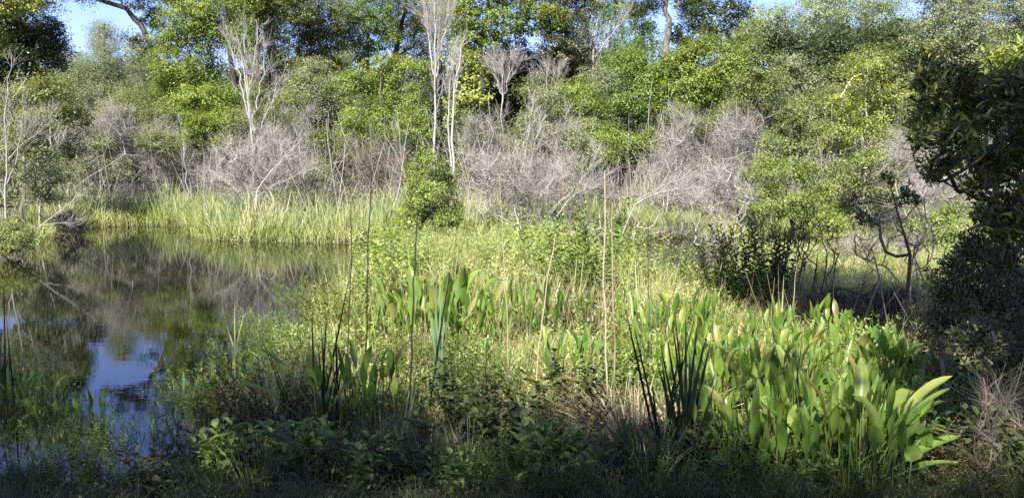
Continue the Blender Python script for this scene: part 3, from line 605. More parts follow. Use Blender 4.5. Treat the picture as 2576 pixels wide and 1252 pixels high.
snag('dead_tree', 'white leafless snag fanning out above the big round dead bush', 24.5,
     [[(632, 520), (638, 400), (628, 280), (616, 180), (600, 100)], [(636, 330), (622, 240), (615, 130), (618, 60)], [(634, 300), (652, 240), (662, 190), (668, 110)],
      [(640, 380), (664, 300), (690, 240), (702, 190)], [(628, 300), (606, 200), (578, 120), (566, 70)], [(640, 330), (628, 250), (640, 160), (648, 50)]], 620, rb=.055, L=1.0)
snag('dead_tree', 'tallest white snag with a broom of fine upright branches at the top edge', 25,
     [[(1094, 520), (1092, 400), (1096, 280), (1092, 170), (1098, 60), (1092, -30)], [(1092, 190), (1080, 110), (1072, 20), (1066, -30)], [(1096, 200), (1112, 120), (1122, 60), (1130, 10)],
      [(1092, 160), (1088, 80), (1082, 0)], [(1097, 150), (1106, 70), (1110, -10)]], 900, rb=.06, L=1.15, spread=.16, nb=26, top=.25)
snag('dead_tree', 'forked white snag with a doubled stem right of the tallest snag', 23.5,
     [[(1138, 540), (1140, 420), (1138, 300), (1146, 200), (1158, 130), (1170, 90)], [(1136, 420), (1128, 300), (1132, 200), (1140, 150)], [(1142, 260), (1152, 190), (1150, 110)]], 360, rb=.06, L=.8, spread=.25)
snag('dead_tree', 'feathery pale dead tree standing against the dark magnolia at the centre', 26,
     [[(1262, 500), (1268, 380), (1262, 280), (1266, 200), (1256, 150)], [(1264, 260), (1280, 190), (1300, 150)], [(1264, 250), (1246, 190), (1240, 150)]], 900, mat='twig', rb=.045, L=.9, spread=.45, nb=22)
snag('dead_tree', 'pair of straight white stems leaning right in the centre thicket', 22.5,
     [[(1310, 540), (1328, 460), (1345, 360), (1372, 290)], [(1302, 540), (1310, 440), (1336, 320), (1340, 240)], [(1318, 530), (1352, 470), (1400, 420), (1450, 385)]], 420, rb=.045, L=.9, spread=.4)
snag('dead_tree', 'leafless twiggy snag right of the feathery dead tree, crossing the dark magnolia', 27,
     [[(1375, 500), (1372, 400), (1368, 300), (1374, 220), (1380, 160)], [(1370, 300), (1395, 230), (1412, 170)], [(1372, 320), (1350, 250), (1340, 180)]], 620, mat='twig', rb=.045, L=.9, spread=.4, nb=18)
snag('dead_tree', 'thin white tree top forking against the sky right of centre', 38,
     [[(1488, 450), (1490, 300), (1488, 180), (1496, 100), (1506, 30), (1503, -40)], [(1490, 160), (1520, 110), (1560, 60), (1590, 20)], [(1489, 200), (1474, 140), (1470, 110)]], 260, rb=.085, L=1.3, spread=.35, fine=.009)
snag('dead_tree', 'bleached branching snag rooted at the left edge of the pond', 19,
     [[(18, 580), (10, 480), (25, 400), (8, 300), (20, 220), (30, 140)], [(14, 470), (44, 400), (56, 320), (60, 230)], [(12, 500), (-10, 420), (-20, 330)], [(22, 400), (60, 360), (90, 340), (120, 280)]], 420, mat='twig', rb=.034, L=.9, spread=.45)
snag('dead_tree', 'slim grey dead stem left of the grey vine-hung bush', 21.5,
     [[(92, 560), (104, 480), (118, 400), (128, 330), (136, 260)], [(112, 420), (140, 380), (165, 340)]], 200, mat='twig', rb=.04, L=.7, spread=.4)
snag('dead_tree', 'slanting white stem reaching right through the brush below the spreading tree', 20.5,
     [[(1360, 545), (1420, 510), (1480, 470), (1540, 430)], [(1380, 535), (1440, 480), (1490, 420), (1500, 370)]], 260, rb=.022, L=.8, spread=.35)
snag('fallen_branch', 'long pale branch sloping over the reeds towards the channel right of centre', 19.6,
     [[(1545, 540), (1600, 505), (1680, 478), (1760, 470), (1800, 500)], [(1600, 505), (1680, 460), (1750, 440)]], 260, rb=.018, L=.6, spread=.35)
snag('fallen_branch', 'bare grey branch reaching out over the water from the left bank', 17.5,
     [[(40, 600), (90, 575), (140, 540), (190, 500), (220, 470)], [(100, 568), (150, 560), (190, 562)]], 120, mat='twig', rb=.024, L=.5, spread=.35, gz=.15)
snag('dead_tree', 'long curved white stems fanning right out of the big round dead bush', 22,
     [[(624, 520), (650, 470), (690, 420), (740, 370), (770, 340)], [(626, 515), (680, 470), (750, 440), (800, 420)], [(620, 515), (590, 470), (540, 440)], [(622, 515), (640, 440), (660, 380)]], 320, rb=.03, L=.7, spread=.3)
for lab, x, y0, x1, y1, Y in [
    ('thin crooked pale stem left of the forked snag, in front of the dark understory', 915, 500, 890, 330, 26), ('slim pale sapling stem right beside the forked white snag', 1170, 500, 1180, 300, 25),
    ('thin bare upright stem between the big round bush and the snags', 985, 490, 1000, 300, 27), ('thin white stem rising right of the pair of leaning stems', 1400, 500, 1430, 250, 25),
    ('thin pale stem in the brush under the light green tree', 1760, 500, 1750, 340, 25), ('short pale stem standing in the bleached brush left of the evergreen', 2290, 560, 2310, 400, 19),
    ('straight pale dead sapling under the silvery tree', 1935, 520, 1950, 350, 22), ('lone bare sapling left of the small rounded yellow-green bush', 470, 490, 450, 300, 27)]:
    snag('bare_sapling', lab, Y, [[(x, y0), ((x + x1) / 2 + 6, (y0 + y1) / 2), (x1, y1)]], 110, rb=.026, L=.7, spread=.35, nb=10)

# ------------------------------------------------------------------ reeds, grasses, ground cover (nobody could count them)
def scatter(n, xr, yr, cond=None, pix=None):
    out = []
    while sum(len(o) for o in out) < n:
        if pix:   # even over the picture: choose pixels, drop to the ground
            px = R(xr[0], xr[1], n); py = R(yr[0], yr[1], n)
            u = (px - 1288) / FPX; v = (626 - py) / FPX; dz = -sin(PITCH) + v * cos(PITCH); dy = cos(PITCH) + v * sin(PITCH); s = -CAM_H / dz
            x, y = u * s, dy * s
        else: x, y = R(xr[0], xr[1], n), R(yr[0], yr[1], n)
        m = np.ones(n, bool) if cond is None else cond(x, y); out.append(np.stack([x[m], y[m]], 1))
    q = np.concatenate(out)[:n]; return np.column_stack([q, height(q[:, 0], q[:, 1])])
def far_d(x, y): return sdist(x, y, FAR)
def near_d(x, y): return sdist(x, y, NEAR)
def vec2(n, s): return rng.normal(0, s, (n, 2))
# tall reeds on the far bank
G = Geo()
Pq = scatter(11500, (-16, 4), (18, 27.5), lambda x, y: (far_d(x, y) > .35) & (far_d(x, y) < 4.2) & ((pn(x, y, 2.2, 21) > -.1) | (x < -6.5)) & (x > -15.5 * y / 25))
n = len(Pq); blades(G, Pq, R(.45, 1.25, n) * (1.05 + .38 * pn(Pq[:, 0], Pq[:, 1], 1.4, 22)), R(.018, .036, n), vec2(n, .11), vec2(n, .2), np.clip(.45 + .3 * pn(Pq[:, 0], Pq[:, 1], 2.5, 4) + rng.normal(0, .18, n), 0, 1), 3)
tag(G.build('reeds', M['reed']), 'tall green cattail reeds lining the far bank of the pond', 'reeds', kind='stuff')
G = Geo()
Pq = scatter(42000, (-17, 16), (15, 27), lambda x, y: (far_d(x, y) > -.15) & (far_d(x, y) < 4.5) & (x > -16 * y / 25))
n = len(Pq); d = far_d(Pq[:, 0], Pq[:, 1]); blades(G, Pq, R(.25, .8, n) * (1 + .15 * (d > 1)), R(.012, .028, n), vec2(n, .2), vec2(n, .35), np.clip(.35 + .35 * pn(Pq[:, 0], Pq[:, 1], 1.8, 9) + rng.normal(0, .2, n), 0, 1), 3)
m = 30000; Pq = scatter(m, (-17, 16), (15, 26), lambda x, y: (far_d(x, y) > -.25) & (far_d(x, y) < 3) & (x > -16 * y / 25)); Pq[:, 2] = np.maximum(Pq[:, 2], 0) + R(0, .45, m) ** 1.3
leaves(G, Pq, rng.normal(0, 1, (m, 3)), rng.normal(0, .5, (m, 3)) + [0, 0, 1], R(.04, .08, m), R(.015, .03, m), np.clip(.4 + .4 * pn(Pq[:, 0], Pq[:, 1], 1.5, 11) + rng.normal(0, .2, m), 0, 1))
tag(G.build('bank_grass', M['grassy']), 'yellow-green marsh grass along the waterline of the far bank', 'grass', kind='stuff')
G = Geo()
Q = scatter(2600, (-24, 26), (22, 33), lambda x, y: (far_d(x, y) > 2) & (pn(x, y, 2.5, 97) > -.3)); n = len(Q)
st = twigs(G, Q, rng.normal(0, .22, (n, 3)) + [0, 0, 1], R(.8, 4.2, n) * (1 + .2 * pn(Q[:, 0], Q[:, 1], 4, 98)), .011, R(0, 1, n), K=6, wob=.1)
m = 16000; i = rng.integers(0, n, m); k = rng.integers(1, 5, m)
twigs(G, st[i, k], rng.normal(0, .7, (m, 3)) + [0, 0, .6], R(.2, .8, m), .0042, R(0, 1, m), K=4, wob=.2)
tag(G.build('thicket_stems', M['twig']), 'thin bare grey stems and twigs tangled all through the thicket', 'thicket', kind='stuff')
# understory behind the reeds
G = Geo()
m = 60000; Pq = scatter(m, (-22, 26), (21, 33), lambda x, y: far_d(x, y) > 2.5); Pq[:, 2] += R(0, 1, m) ** 1.5 * (1.1 + .5 * pn(Pq[:, 0], Pq[:, 1], 3, 31))
leaves(G, Pq, rng.normal(0, 1, (m, 3)), rng.normal(0, .6, (m, 3)) + [0, 0, 1], R(.08, .15, m), R(.04, .07, m), np.clip(.5 + .35 * pn(Pq[:, 0], Pq[:, 1], 2, 33) + rng.normal(0, .2, m), 0, 1))
tag(G.build('undergrowth', M['mid']), 'tangled green undergrowth between the reeds and the tree trunks', 'undergrowth', kind='stuff')
# the near marsh: grass, fine leaves, straw
chan = lambda x, y: ~((1288 + 1910 * x / y > 1520) & (1288 + 1910 * x / y < 1850) & (y > 12.6))
lit = lambda x, y: chan(x, y) & (near_d(x, y) > -.1) & (y > 6.0) & (np.abs(x) < .75 * y + .6)
G = Geo()
n = 80000; Pq = scatter(n, (-6, 14), (6, 18), lambda x, y: lit(x, y) & (pn(x, y, .9, 113) + .6 * pn(x, y, .35, 114) > -.8))
c = pn(Pq[:, 0], Pq[:, 1], 1.6, 41); hgt = (.30 - .07 * (Pq[:, 1] < 10.8) + .14 * pn(Pq[:, 0], Pq[:, 1], 2.4, 43)) * R(.5, 1.35, n) + .12 * (Pq[:, 1] > 11)
blades(G, Pq, hgt, R(.004, .011, n) * (.55 + Pq[:, 1] * .05), vec2(n, .22), vec2(n, .42), np.clip(.42 + .35 * c + rng.normal(0, .22, n), 0, 1), 3)
n = 16000; Q = scatter(n, (-5, 12), (9.5, 17), lambda x, y: (near_d(x, y) > -.3) & chan(x, y) & (np.abs(x) < .7 * y) & (pn(x, y, 1.9, 101) > -.2))
blades(G, Q, (.6 + .2 * pn(Q[:, 0], Q[:, 1], 1.7, 103) - .3 * np.clip((Q[:, 0] - .12 * Q[:, 1]) / 1.0, 0, 1)) * R(.5, 1.35, n), R(.004, .009, n) * (.6 + Q[:, 1] * .04), vec2(n, .14), vec2(n, .22), np.clip(.6 + .35 * pn(Q[:, 0], Q[:, 1], 1.3, 104) + rng.normal(0, .2, n), 0, 1), 4)
tag(G.build('marsh_grass', M['grass']), 'sunlit yellow-green marsh grass between the broad-leaved plants', 'grass', kind='stuff')
G = Geo()
n = 5200; Q = scatter(n, (-6, 14), (6.3, 18), lambda x, y: lit(x, y) & (pn(x, y, 1.5, 51) > -.3)); per = 26
H = (.32 + .15 * pn(Q[:, 0], Q[:, 1], 2.1, 53) + .1 * (Q[:, 1] > 10)) * R(.6, 1.3, n); ln = vec2(n, .2)
k = np.repeat(np.arange(n), per); t = R(.12, 1, len(k))
P0 = Q[k] + np.column_stack([ln[k, 0] * H[k] * t, ln[k, 1] * H[k] * t, H[k] * t])
D = rng.normal(0, .8, (len(k), 3)) + [0, 0, .45]
leaves(G, P0, D, rng.normal(0, .6, (len(k), 3)) + [0, 0, 1], R(.03, .06, len(k)) * (.6 + Q[k, 1] * .05), R(.009, .017, len(k)) * (.6 + Q[k, 1] * .05), np.clip(.45 + .3 * pn(Q[:, 0], Q[:, 1], 1.2, 57)[k] + rng.normal(0, .2, len(k)), 0, 1))
n = 1500; Q = scatter(n, (-4, 8), (10.2, 16), lambda x, y: (near_d(x, y) > -.1) & (x > -.2 * y + .2) & (x < .33 * y + .3) & chan(x, y) & (pn(x, y, 1.3, 91) > -.1)); per = 46
H = (.46 + .26 * pn(Q[:, 0], Q[:, 1], 1.5, 93) + .14 * (Q[:, 0] < 1.5) - .2 * np.clip((Q[:, 0] - .14 * Q[:, 1]) / 1.0, 0, 1)) * R(.6, 1.35, n); ln = vec2(n, .14)
st = twigs(G, Q, np.column_stack([ln, np.ones(n)]), H, .0035, .5, K=4, wob=.08)
k = np.repeat(np.arange(n), per); t = R(.1, 1, len(k)) * 2.999; kk = t.astype(int); f = (t - kk)[:, None]
P0 = st[k, kk] * (1 - f) + st[k, kk + 1] * f; big = R(.45, 1.25, n)[k]
leaves(G, P0, rng.normal(0, .8, (len(k), 3)) + [0, 0, .1], rng.normal(0, .5, (len(k), 3)) + [0, -.3, 1], R(.04, .09, len(k)) * big, R(.010, .024, len(k)) * big, np.clip(.5 + .4 * pn(Q[:, 0], Q[:, 1], 1.2, 57)[k] + rng.normal(0, .18, n)[k] + rng.normal(0, .15, len(k)), 0, 1))
tag(G.build('marsh_weeds', M['marsh']), 'fine leafy green weeds growing through the marsh grass', 'weeds', kind='stuff')
G = Geo()
n = 7000; Q = scatter(n, (-5, 12), (5.8, 15), lambda x, y: (near_d(x, y) > .1) & (np.abs(x) < .75 * y + .6) & (pn(x, y, 1.1, 61) > -.1))
twigs(G, Q + np.column_stack([0 * Q[:, 0], 0 * Q[:, 0], R(.0, .1, n)]), np.column_stack([rng.normal(0, 1, (n, 2)), R(0, .9, n)]), R(.12, .35, n), .0024, R(0, 1, n), K=3, wob=.12)
n = 800; Q = scatter(n, (-4, 10), (6.5, 16.5), lambda x, y: lit(x, y) & (pn(x, y, 1.2, 111) > .05))
twigs(G, Q, rng.normal(0, .25, (n, 3)) + [0, 0, 1], R(.25, 1.0, n), .0028, R(0, 1, n), K=4, wob=.05)
tag(G.build('dead_stems', M['straw']), 'fallen straw-coloured stems tangled in the marsh', 'dead stems', kind='stuff')
# shaded bank in front
G = Geo()
n = 34000; Q = scatter(n, (-4.5, 4.5), (3.0, 6.6), lambda x, y: (near_d(x, y) > -.1) & (pn(x, y, .9, 71) + .5 * pn(x, y, .3, 72) > .1))
blades(G, Q, (.12 + .08 * pn(Q[:, 0], Q[:, 1], .9, 73)) * R(.5, 1.9, n), R(.003, .006, n), vec2(n, .3), vec2(n, .55), np.clip(rng.normal(.4, .25, n), 0, 1), 3)
m = 60000; Q = scatter(m, (-4.5, 4.5), (3.0, 7), lambda x, y: (near_d(x, y) > -.15) & (pn(x, y, .7, 75) > -.7)); Q[:, 2] += R(.0, .26, m) * R(.1, 1, m) * (1 + .6 * pn(Q[:, 0], Q[:, 1], .8, 79))
leaves(G, Q, rng.normal(0, 1, (m, 3)), rng.normal(0, .5, (m, 3)) + [0, 0, 1], R(.015, .035, m), R(.007, .016, m), R(0, 1, m))
tag(G.build('bank_ground_cover', M['herbd']), 'short dark green grass and creeping leaves on the shaded near bank', 'ground cover', kind='stuff')
G = Geo()
m = 9000; Q = scatter(m, (-4, 6), (2.8, 7.5), lambda x, y: (near_d(x, y) > 0) & ((x > 1.0) | (pn(x, y, .6, 77) > .2))); Q[:, 2] += .008
leaves6(G, Q, np.column_stack([rng.normal(0, 1, (m, 2)), R(-.15, .25, m)]), rng.normal(0, .25, (m, 3)) + [0, 0, 1], R(.03, .075, m), R(.012, .03, m), R(0, 1, m))
tag(G.build('leaf_litter', M['dry']), 'brown fallen leaves littering the near bank', 'leaf litter', kind='stuff')
G = Geo(); m = 170; Q = scatter(m, (.8, 4.2), (5.0, 8.5), lambda x, y: (near_d(x, y) > .1) & (x > .18 * y) & (pn(x, y, .8, 121) > -.2))
for _ in range(9): blades(G, Q + np.column_stack([R(-.05, .05, (m, 2)), np.zeros(m)]), R(.25, .62, m), R(.004, .008, m), vec2(m, .18), vec2(m, .3), R(0, 1, m), 4)
tag(G.build('bed_grass', M['herb']), 'thin grass growing up between the tongue-shaped leaves at right', 'grass', kind='stuff')
# fine weed standing in the shaded water at lower left
G = Geo()
wt = lambda x, y: (near_d(x, y) < .1) & (y < 9.2)
cs = [(gnd(*p), r, h) for p, r, h in [((50, 1020), .5, .30),  ((120, 1120), .55, .22),  ((30, 930), .5, .3), ((480, 1000), .32, .34),
      ((660, 890), .5, .34), ((730, 840), .6, .32), ((620, 960), .35, .3), ((680, 960), .5, .34), ((740, 900), .6, .36), ((800, 760), .6, .38), ((860, 700), .5, .45),  ((560, 1060), .6, .3)]]
for c, r_, h_ in cs:
    ns_ = int((70 if c[0] < -2 else 120) * r_ / .5); a = R(0, 2 * pi, ns_); rr = r_ * np.sqrt(R(0, 1, ns_)); P0 = np.column_stack([c[0] + rr * np.cos(a) * 1.25, c[1] + rr * np.sin(a) * .8, np.full(ns_, -.02)])
    st = twigs(G, P0, rng.normal(0, .28, (ns_, 3)) + [0, 0, 1], R(.5, 1.25, ns_) * h_ * 1.2, .0018, .4, K=5, wob=.16)
    m = ns_ * 26; i = rng.integers(0, ns_, m); k = rng.integers(0, 4, m); f = R(0, 1, m)[:, None]; Q = st[i, k] * (1 - f) + st[i, k + 1] * f
    leaves(G, Q, rng.normal(0, .8, (m, 3)) + [0, 0, .5], rng.normal(0, 1, (m, 3)), R(.025, .055, m), R(.004, .008, m), np.clip(rng.normal(.5, .25, m), 0, 1))
tag(G.build('water_weed', M['herb']), 'feathery green weed standing in the shaded water at the pond edge', 'water weed', kind='stuff')

G = Geo(); m = 2600; X_ = R(-13, 0, m); Y_ = R(5, 22, m); kp = (near_d(X_, Y_) < 0) & (far_d(X_, Y_) < 0) & (np.maximum(near_d(X_, Y_), far_d(X_, Y_)) > -1.6 * R(0, 1, m) ** 2); Q = np.column_stack([X_, Y_, 0 * X_ + .004])[kp]; m = len(Q)
leaves(G, Q, np.column_stack([rng.normal(0, 1, (m, 2)), 0 * Q[:, 0]]), np.tile([0, 0, 1.], (m, 1)), R(.02, .06, m), R(.012, .03, m), R(0, 1, m), fold=.02, droop=0)
tag(G.build('floating_leaves', M['dry']), 'small fallen leaves and flecks floating at the pond margin', 'floating leaves', kind='stuff')
# ------------------------------------------------------------------ broad-leaved marsh plants
def tongue_leaf(G, S, base, az, H, Lb, Wb, lean, curl, A, twist=0.0):
    """one petiole and one tongue-shaped blade"""
    d = np.array([cos(az), sin(az), 0.]); K = 9
    t = np.linspace(0, 1, 6); top = H - Lb * .8
    pet = base + np.outer(t, [0, 0, top]) + np.outer(t ** 1.5 * lean * top, d); pet = pet[None]
    tubes(S, pet, np.linspace(.006, .0038, 6)[None], A, 4)
    p = pet[0, -1]; ang = math.atan(lean * 1.5); c = [p]; dirs = []
    for k in range(K - 1):
        a = ang + curl * (k / (K - 1)) ** 1.4
        v = d * sin(a) + np.array([0, 0, cos(a)]); dirs.append(v); c.append(c[-1] + v * Lb / (K - 1))
    dirs.append(dirs[-1]); c = np.array(c); dirs = np.array(dirs)
    sa = az + pi / 2 + twist; S0 = np.array([cos(sa), sin(sa), 0.]); N0 = np.cross(dirs, S0)
    tt = np.linspace(0, 1, K); w = Wb * .5 * np.sin(pi * np.clip(tt, 0, 1) ** .95) ** .85; w[0] = .004; w[-1] = .001
    w = np.maximum(w, .001); wave = .05 * Wb * np.sin(tt * 9 + az * 3)
    Lf = c + S0 * w[:, None] + N0 * (w * .38 + wave)[:, None]; Rf = c - S0 * w[:, None] + N0 * (w * .38 - wave)[:, None]
    lm = (c + Lf) / 2 + N0 * (-w * .06)[:, None]; rm = (c + Rf) / 2 + N0 * (-w * .06)[:, None]
    V = np.stack([Lf, lm, c, rm, Rf], 1).reshape(-1, 3)
    i = (np.arange(K - 1)[:, None] * 5 + np.arange(4)[None]); F = np.stack([i, i + 1, i + 6, i + 5], -1).reshape(-1, 4)
    Av = np.repeat(np.clip(A + .12 * (tt - .5), 0, 1), 5)
    if R(0, 1) < .12: Av[-10:] = .93
    Av = np.clip(Av + np.tile([.04, 0, -.10, 0, .04], K), 0, 1)
    G.add(V, F, Av)
def make_tongue(n, H, spread, mat='tongue', Lb=.31, Wb=.070, lean=.11, curl=.22, name='broad_leaf_plant'):
    root = thing(name, 'broad-leaved marsh plant', 'plant', (0, 0, 0), 'broad-leaved marsh plants'); G = Geo(); S = Geo()
    for k in range(n):
        a = R(0, 2 * pi); rr = spread * R(0, 1) ** .6; h = H * R(.5, 1.1)
        tongue_leaf(G, S, np.array([rr * cos(a), rr * sin(a), 0.]), a + R(-.6, .6), h, Lb * R(.6, 1.25) * h / H, Wb * R(.5, 1.1), (R(.3, .6) if k % 8 == 7 else max(0, rng.normal(lean, lean * .7))), (R(1.0, 2.2) if k % 7 == 6 else max(-.15, rng.normal(curl, .35))),
                    (1.0 if R(0, 1) < .04 else float(np.clip(rng.normal(.38, .2), 0, .72))), rng.normal(0, .7))
    # fading yellow leaf low in the clump
    S.build('petioles', M['tongue'], root); G.build('leaves', M[mat], root)
    return root
protos = [make_tongue(15, .60, .27, Wb=.085), make_tongue(12, .66, .24, curl=.1), make_tongue(17, .54, .30, Wb=.09), make_tongue(9, .62, .22, lean=.08, curl=.05, Wb=.065), make_tongue(14, .58, .28, Wb=.10, Lb=.34, curl=.45)]
used = set()
zones = []   # (pixel base x, y, scale, proto, zone phrase)
def zone(lst, phrase): zones.extend([(x, y, s, p_, phrase) for x, y, s, p_ in lst])
zone([(1020, 850, 1.25, 4), (1060, 860, 1.35, 4), (1150, 850, 1.3, 4), (1200, 865, 1.2, 2), (1100, 880, 1.1, 0), (960, 880, .9, 3), (1250, 880, 1.05, 1)], 'sunlit {} beside the tall blue-green blades')
zone([(1290, 860, .9, 1), (1340, 880, .95, 3), (1400, 890, .95, 1), (1460, 880, .9, 0), (1380, 850, .8, 3)], 'half-shaded {} in the row behind the pale tan stalks')
zone([(1395, 1000, 1.0, 1), (1430, 1010, 1.05, 3), (1465, 1000, 1.05, 1), (1490, 985, .95, 0), (1240, 970, .95, 3), (1290, 985, .9, 3), (1200, 960, .85, 3)], 'sunlit {} just left of the pair of pale tan stalks')
zone([(890, 1090, 1.15, 1), (930, 1080, 1.2, 0), (960, 1060, 1.1, 1), (860, 1060, .95, 3), (910, 1020, 1.0, 3)], 'shaded {} right of the dark cattail clump')
zone([(1640, 920, 1.05, 1), (1690, 930, 1.0, 0), (1750, 930, 1.05, 2), (1600, 900, .9, 3), (1720, 900, .95, 1)], 'upright {} behind the dark leaning blades')
zone([(1700, 1080, 1.15, 1), (1760, 1090, 1.1, 0), (1800, 1060, 1.15, 1), (1840, 1080, 1.05, 3), (1870, 1030, 1.05, 2), (1900, 1090, 1.1, 1), (1940, 1060, 1.1, 0), (1990, 1080, 1.1, 2), (1740, 1040, 1.0, 3), (1980, 1020, 1.0, 4)], 'dappled {} right of the dark leaning blades')
zone([(1840, 960, .95, 0), (1890, 980, 1.0, 2), (1950, 960, 1.05, 4), (2000, 980, 1.0, 0), (1870, 920, .9, 1), (1930, 900, .9, 0), (2060, 950, .9, 1), (1980, 900, .85, 3)], '{} in front of the tall dark leafy weeds')
zone([(2150, 1000, 1.0, 0), (2210, 1010, 1.15, 4), (2250, 1000, 1.1, 2), (2290, 1020, 1.0, 4), (2100, 1010, .95, 3), (2180, 1040, 1.0, 1), (2240, 1050, 1.0, 4)], 'brightly lit {} below the dry white-flecked brush')
zone([(2050, 1120, 1.15, 1), (2100, 1130, 1.2, 0), (2150, 1140, 1.2, 2), (2200, 1130, 1.15, 1), (2250, 1120, 1.1, 0), (2080, 1080, 1.05, 2), (2140, 1090, 1.1, 1), (2210, 1080, 1.0, 0), (2290, 1090, .95, 4), (2330, 1070, .9, 2)], 'shaded {} in the middle of the right-hand bed')
zone([(2120, 1220, 1.2, 1), (2170, 1240, 1.25, 0), (2230, 1240, 1.2, 4), (2080, 1200, 1.05, 3), (2190, 1200, 1.15, 1)], 'near {} at the bottom of the right-hand bed')
zone([(20, 1030, .9, 1), (70, 1010, .8, 3), (110, 1040, .85, 0)], 'dark {} in the shaded water at the left edge')
zone([(200, 1060, .75, 3), (240, 1050, .7, 1)], 'emergent {} standing in the blue sky reflection')
zone([(465, 1020, .62, 3), (490, 1020, .6, 1)], 'small {} right of the blue sky reflection')
zone([(1000, 900, .9, 0), (1040, 910, .95, 3), (1080, 905, .95, 1), (1140, 905, .95, 2), (1180, 900, .9, 3), (1230, 900, .85, 0), (920, 900, .8, 1)], 'smaller {} in the grass before the sunlit rows')
zone([(1560, 940, .8, 3), (1660, 960, .9, 0), (1700, 980, .95, 1), (1760, 970, .95, 3), (1800, 990, 1.0, 0), (1790, 920, .9, 1)], '{} at the left end of the right-hand bed')
zone([(1830, 1130, 1.05, 1), (1900, 1140, 1.0, 3), (1960, 1130, 1.05, 0), (2020, 1050, 1.05, 1), (2020, 1160, 1.05, 2), (2060, 1040, 1.0, 3), (2000, 1100, 1.0, 4)], 'leaf-crowded {} between the lone dark blade and the bed middle')
zone([(1620, 960, .95, 1), (1580, 980, .9, 3), (1660, 1000, .95, 0), (1720, 1010, 1.0, 1), (1640, 880, .9, 2), (1700, 870, .9, 0), (1760, 880, .95, 1), (1590, 860, .85, 3)], 'half-shaded {} behind the big dark cattail clump')
zone([(1780, 1150, 1.1, 1), (1830, 1190, 1.1, 3), (1880, 1210, 1.1, 0), (1930, 1200, 1.15, 1), (1980, 1210, 1.1, 2), (2030, 1215, 1.1, 1), (1860, 1150, 1.05, 2)], 'deep-shaded {} along the bottom of the right-hand bed')
zone([(2040, 880, .85, 1), (2090, 900, .9, 0), (2130, 930, .9, 3), (2180, 950, .95, 2), (2030, 930, .9, 2), (2270, 950, .85, 1), (2330, 1000, .9, 0)], 'far {} against the black brush pile')
looks = ['{s}{w} clump of tongue-shaped leaves', ]
cnt = {}
adj = ['tall', 'leafy', 'narrow', 'slanting', 'low', 'dense', 'wide', 'short', 'loose', 'bushy']
for i, (x, y, s, pi_, ph) in enumerate(zones):
    g_ = gnd(x, y); g_[2] = max(hz(g_), -.12)
    if y > 1100: g_ = gnd(x, y, .15); g_[2] = hz(g_)
    s *= (.83 if y > 910 else 1.04) * R(.85, 1.1); k = cnt.get(ph, 0); cnt[ph] = k + 1
    lab = ph.format(adj[k] + ' clump of tongue-shaped leaves')
    if pi_ not in used:
        used.add(pi_); o = protos[pi_]; o.location = Vector([float(v) for v in g_]); o.rotation_euler = (0, 0, R(0, 6.28)); o.scale = (s, s, s); o['label'] = lab
    else: copy_thing(protos[pi_], g_, R(0, 6.28), s, lab)
# single large leaves bending right at lower right
for lab, bx, by, leaves_ in [
    ('lit arching plant with long leaves bending right at the lower right', 2170, 1235, [(0.12, .78, .40, .10, .62, .5), (.35, .62, .38, .09, .8, .9), (-.2, .7, .36, .09, .45, .4), (.7, .7, .36, .09, .7, 1.3), (1.2, .75, .36, .09, .4, .3)]),
    ('yellowing plant with two wide leaves spreading left of the dark cattail clump', 800, 1075, [(pi - .2, .7, .36, .1, .55, .3), (pi + .3, .6, .34, .1, .8, .6), (pi / 2 + .4, .66, .34, .09, .3, .3), (.4, .5, .3, .08, .5, .6)]),
    ('low plant with blue-green leaves lying over the leaf litter at the bottom right', 2180, 1250, [(.1, .5, .4, .1, 1.2, .3), (.5, .45, .3, .09, 1.5, .5), (-.3, .4, .3, .08, 1.3, .4)])]:
    b = gnd(bx, by, .15); b[2] = hz(b); root = thing('broad_leaf_plant', lab, 'plant', b, 'broad-leaved marsh plants'); G = Geo(); S = Geo()
    for a, H, Lb, Wb, le, cu in leaves_: tongue_leaf(G, S, np.array([R(-.04, .04), R(-.04, .04), 0.]), a, H, Lb, Wb, le, cu, R(.5, .9))
    S.build('petioles', M['tongue'], root); G.build('leaves', M['tonguey' if 'yellow' in lab else 'tongue'], root)

# ------------------------------------------------------------------ cattail clumps and tall stalks
def cattail(label, base, tips, Y=None, mat='cattail', w=.018, base_spread=.06, name='cattail', gz=None, bendk=.25, p=3.0, group=None):
    b = gnd(*base); b[2] = max(hz(b), -.05) if gz is None else gz
    Y = b[1]; root = thing(name, label, 'cattail' if name == 'cattail' else 'stalk', b, group); G = Geo()
    for tx, ty in tips:
        t_ = at(tx, ty, Y + R(-.15, .15)); p0 = b + np.array([R(-1, 1) * base_spread, R(-1, 1) * base_spread, 0])
        H = t_[2] - p0[2]; dx = (t_[:2] - p0[:2]) / H; bk = R(-.1, bendk)
        blades(G, p0[None], H * (1 + .2 * abs(bk) * np.hypot(*dx)), w * R(.6, 1.1), (dx * (1 - bk))[None], (dx * bk)[None] , R(.1, .9), 8, az=np.array([R(-.5, .5)]), p=p)
    G.build('blades', M[mat], root, b); return root
cattail('clump of blue-green blades standing above the sunlit broad leaves', (1102, 1010), [(1088, 680), (1100, 650), (1112, 700), (1128, 690), (1118, 740), (1078, 760), (1095, 720), (1135, 760), (1106, 800)], mat='cattail_blue', w=.026)
cattail('dark blades crossing in front of the blue-green clump', (1092, 1060), [(1148, 590), (1072, 880), (1085, 840), (1130, 700)], mat='cattail_shade', w=.012)
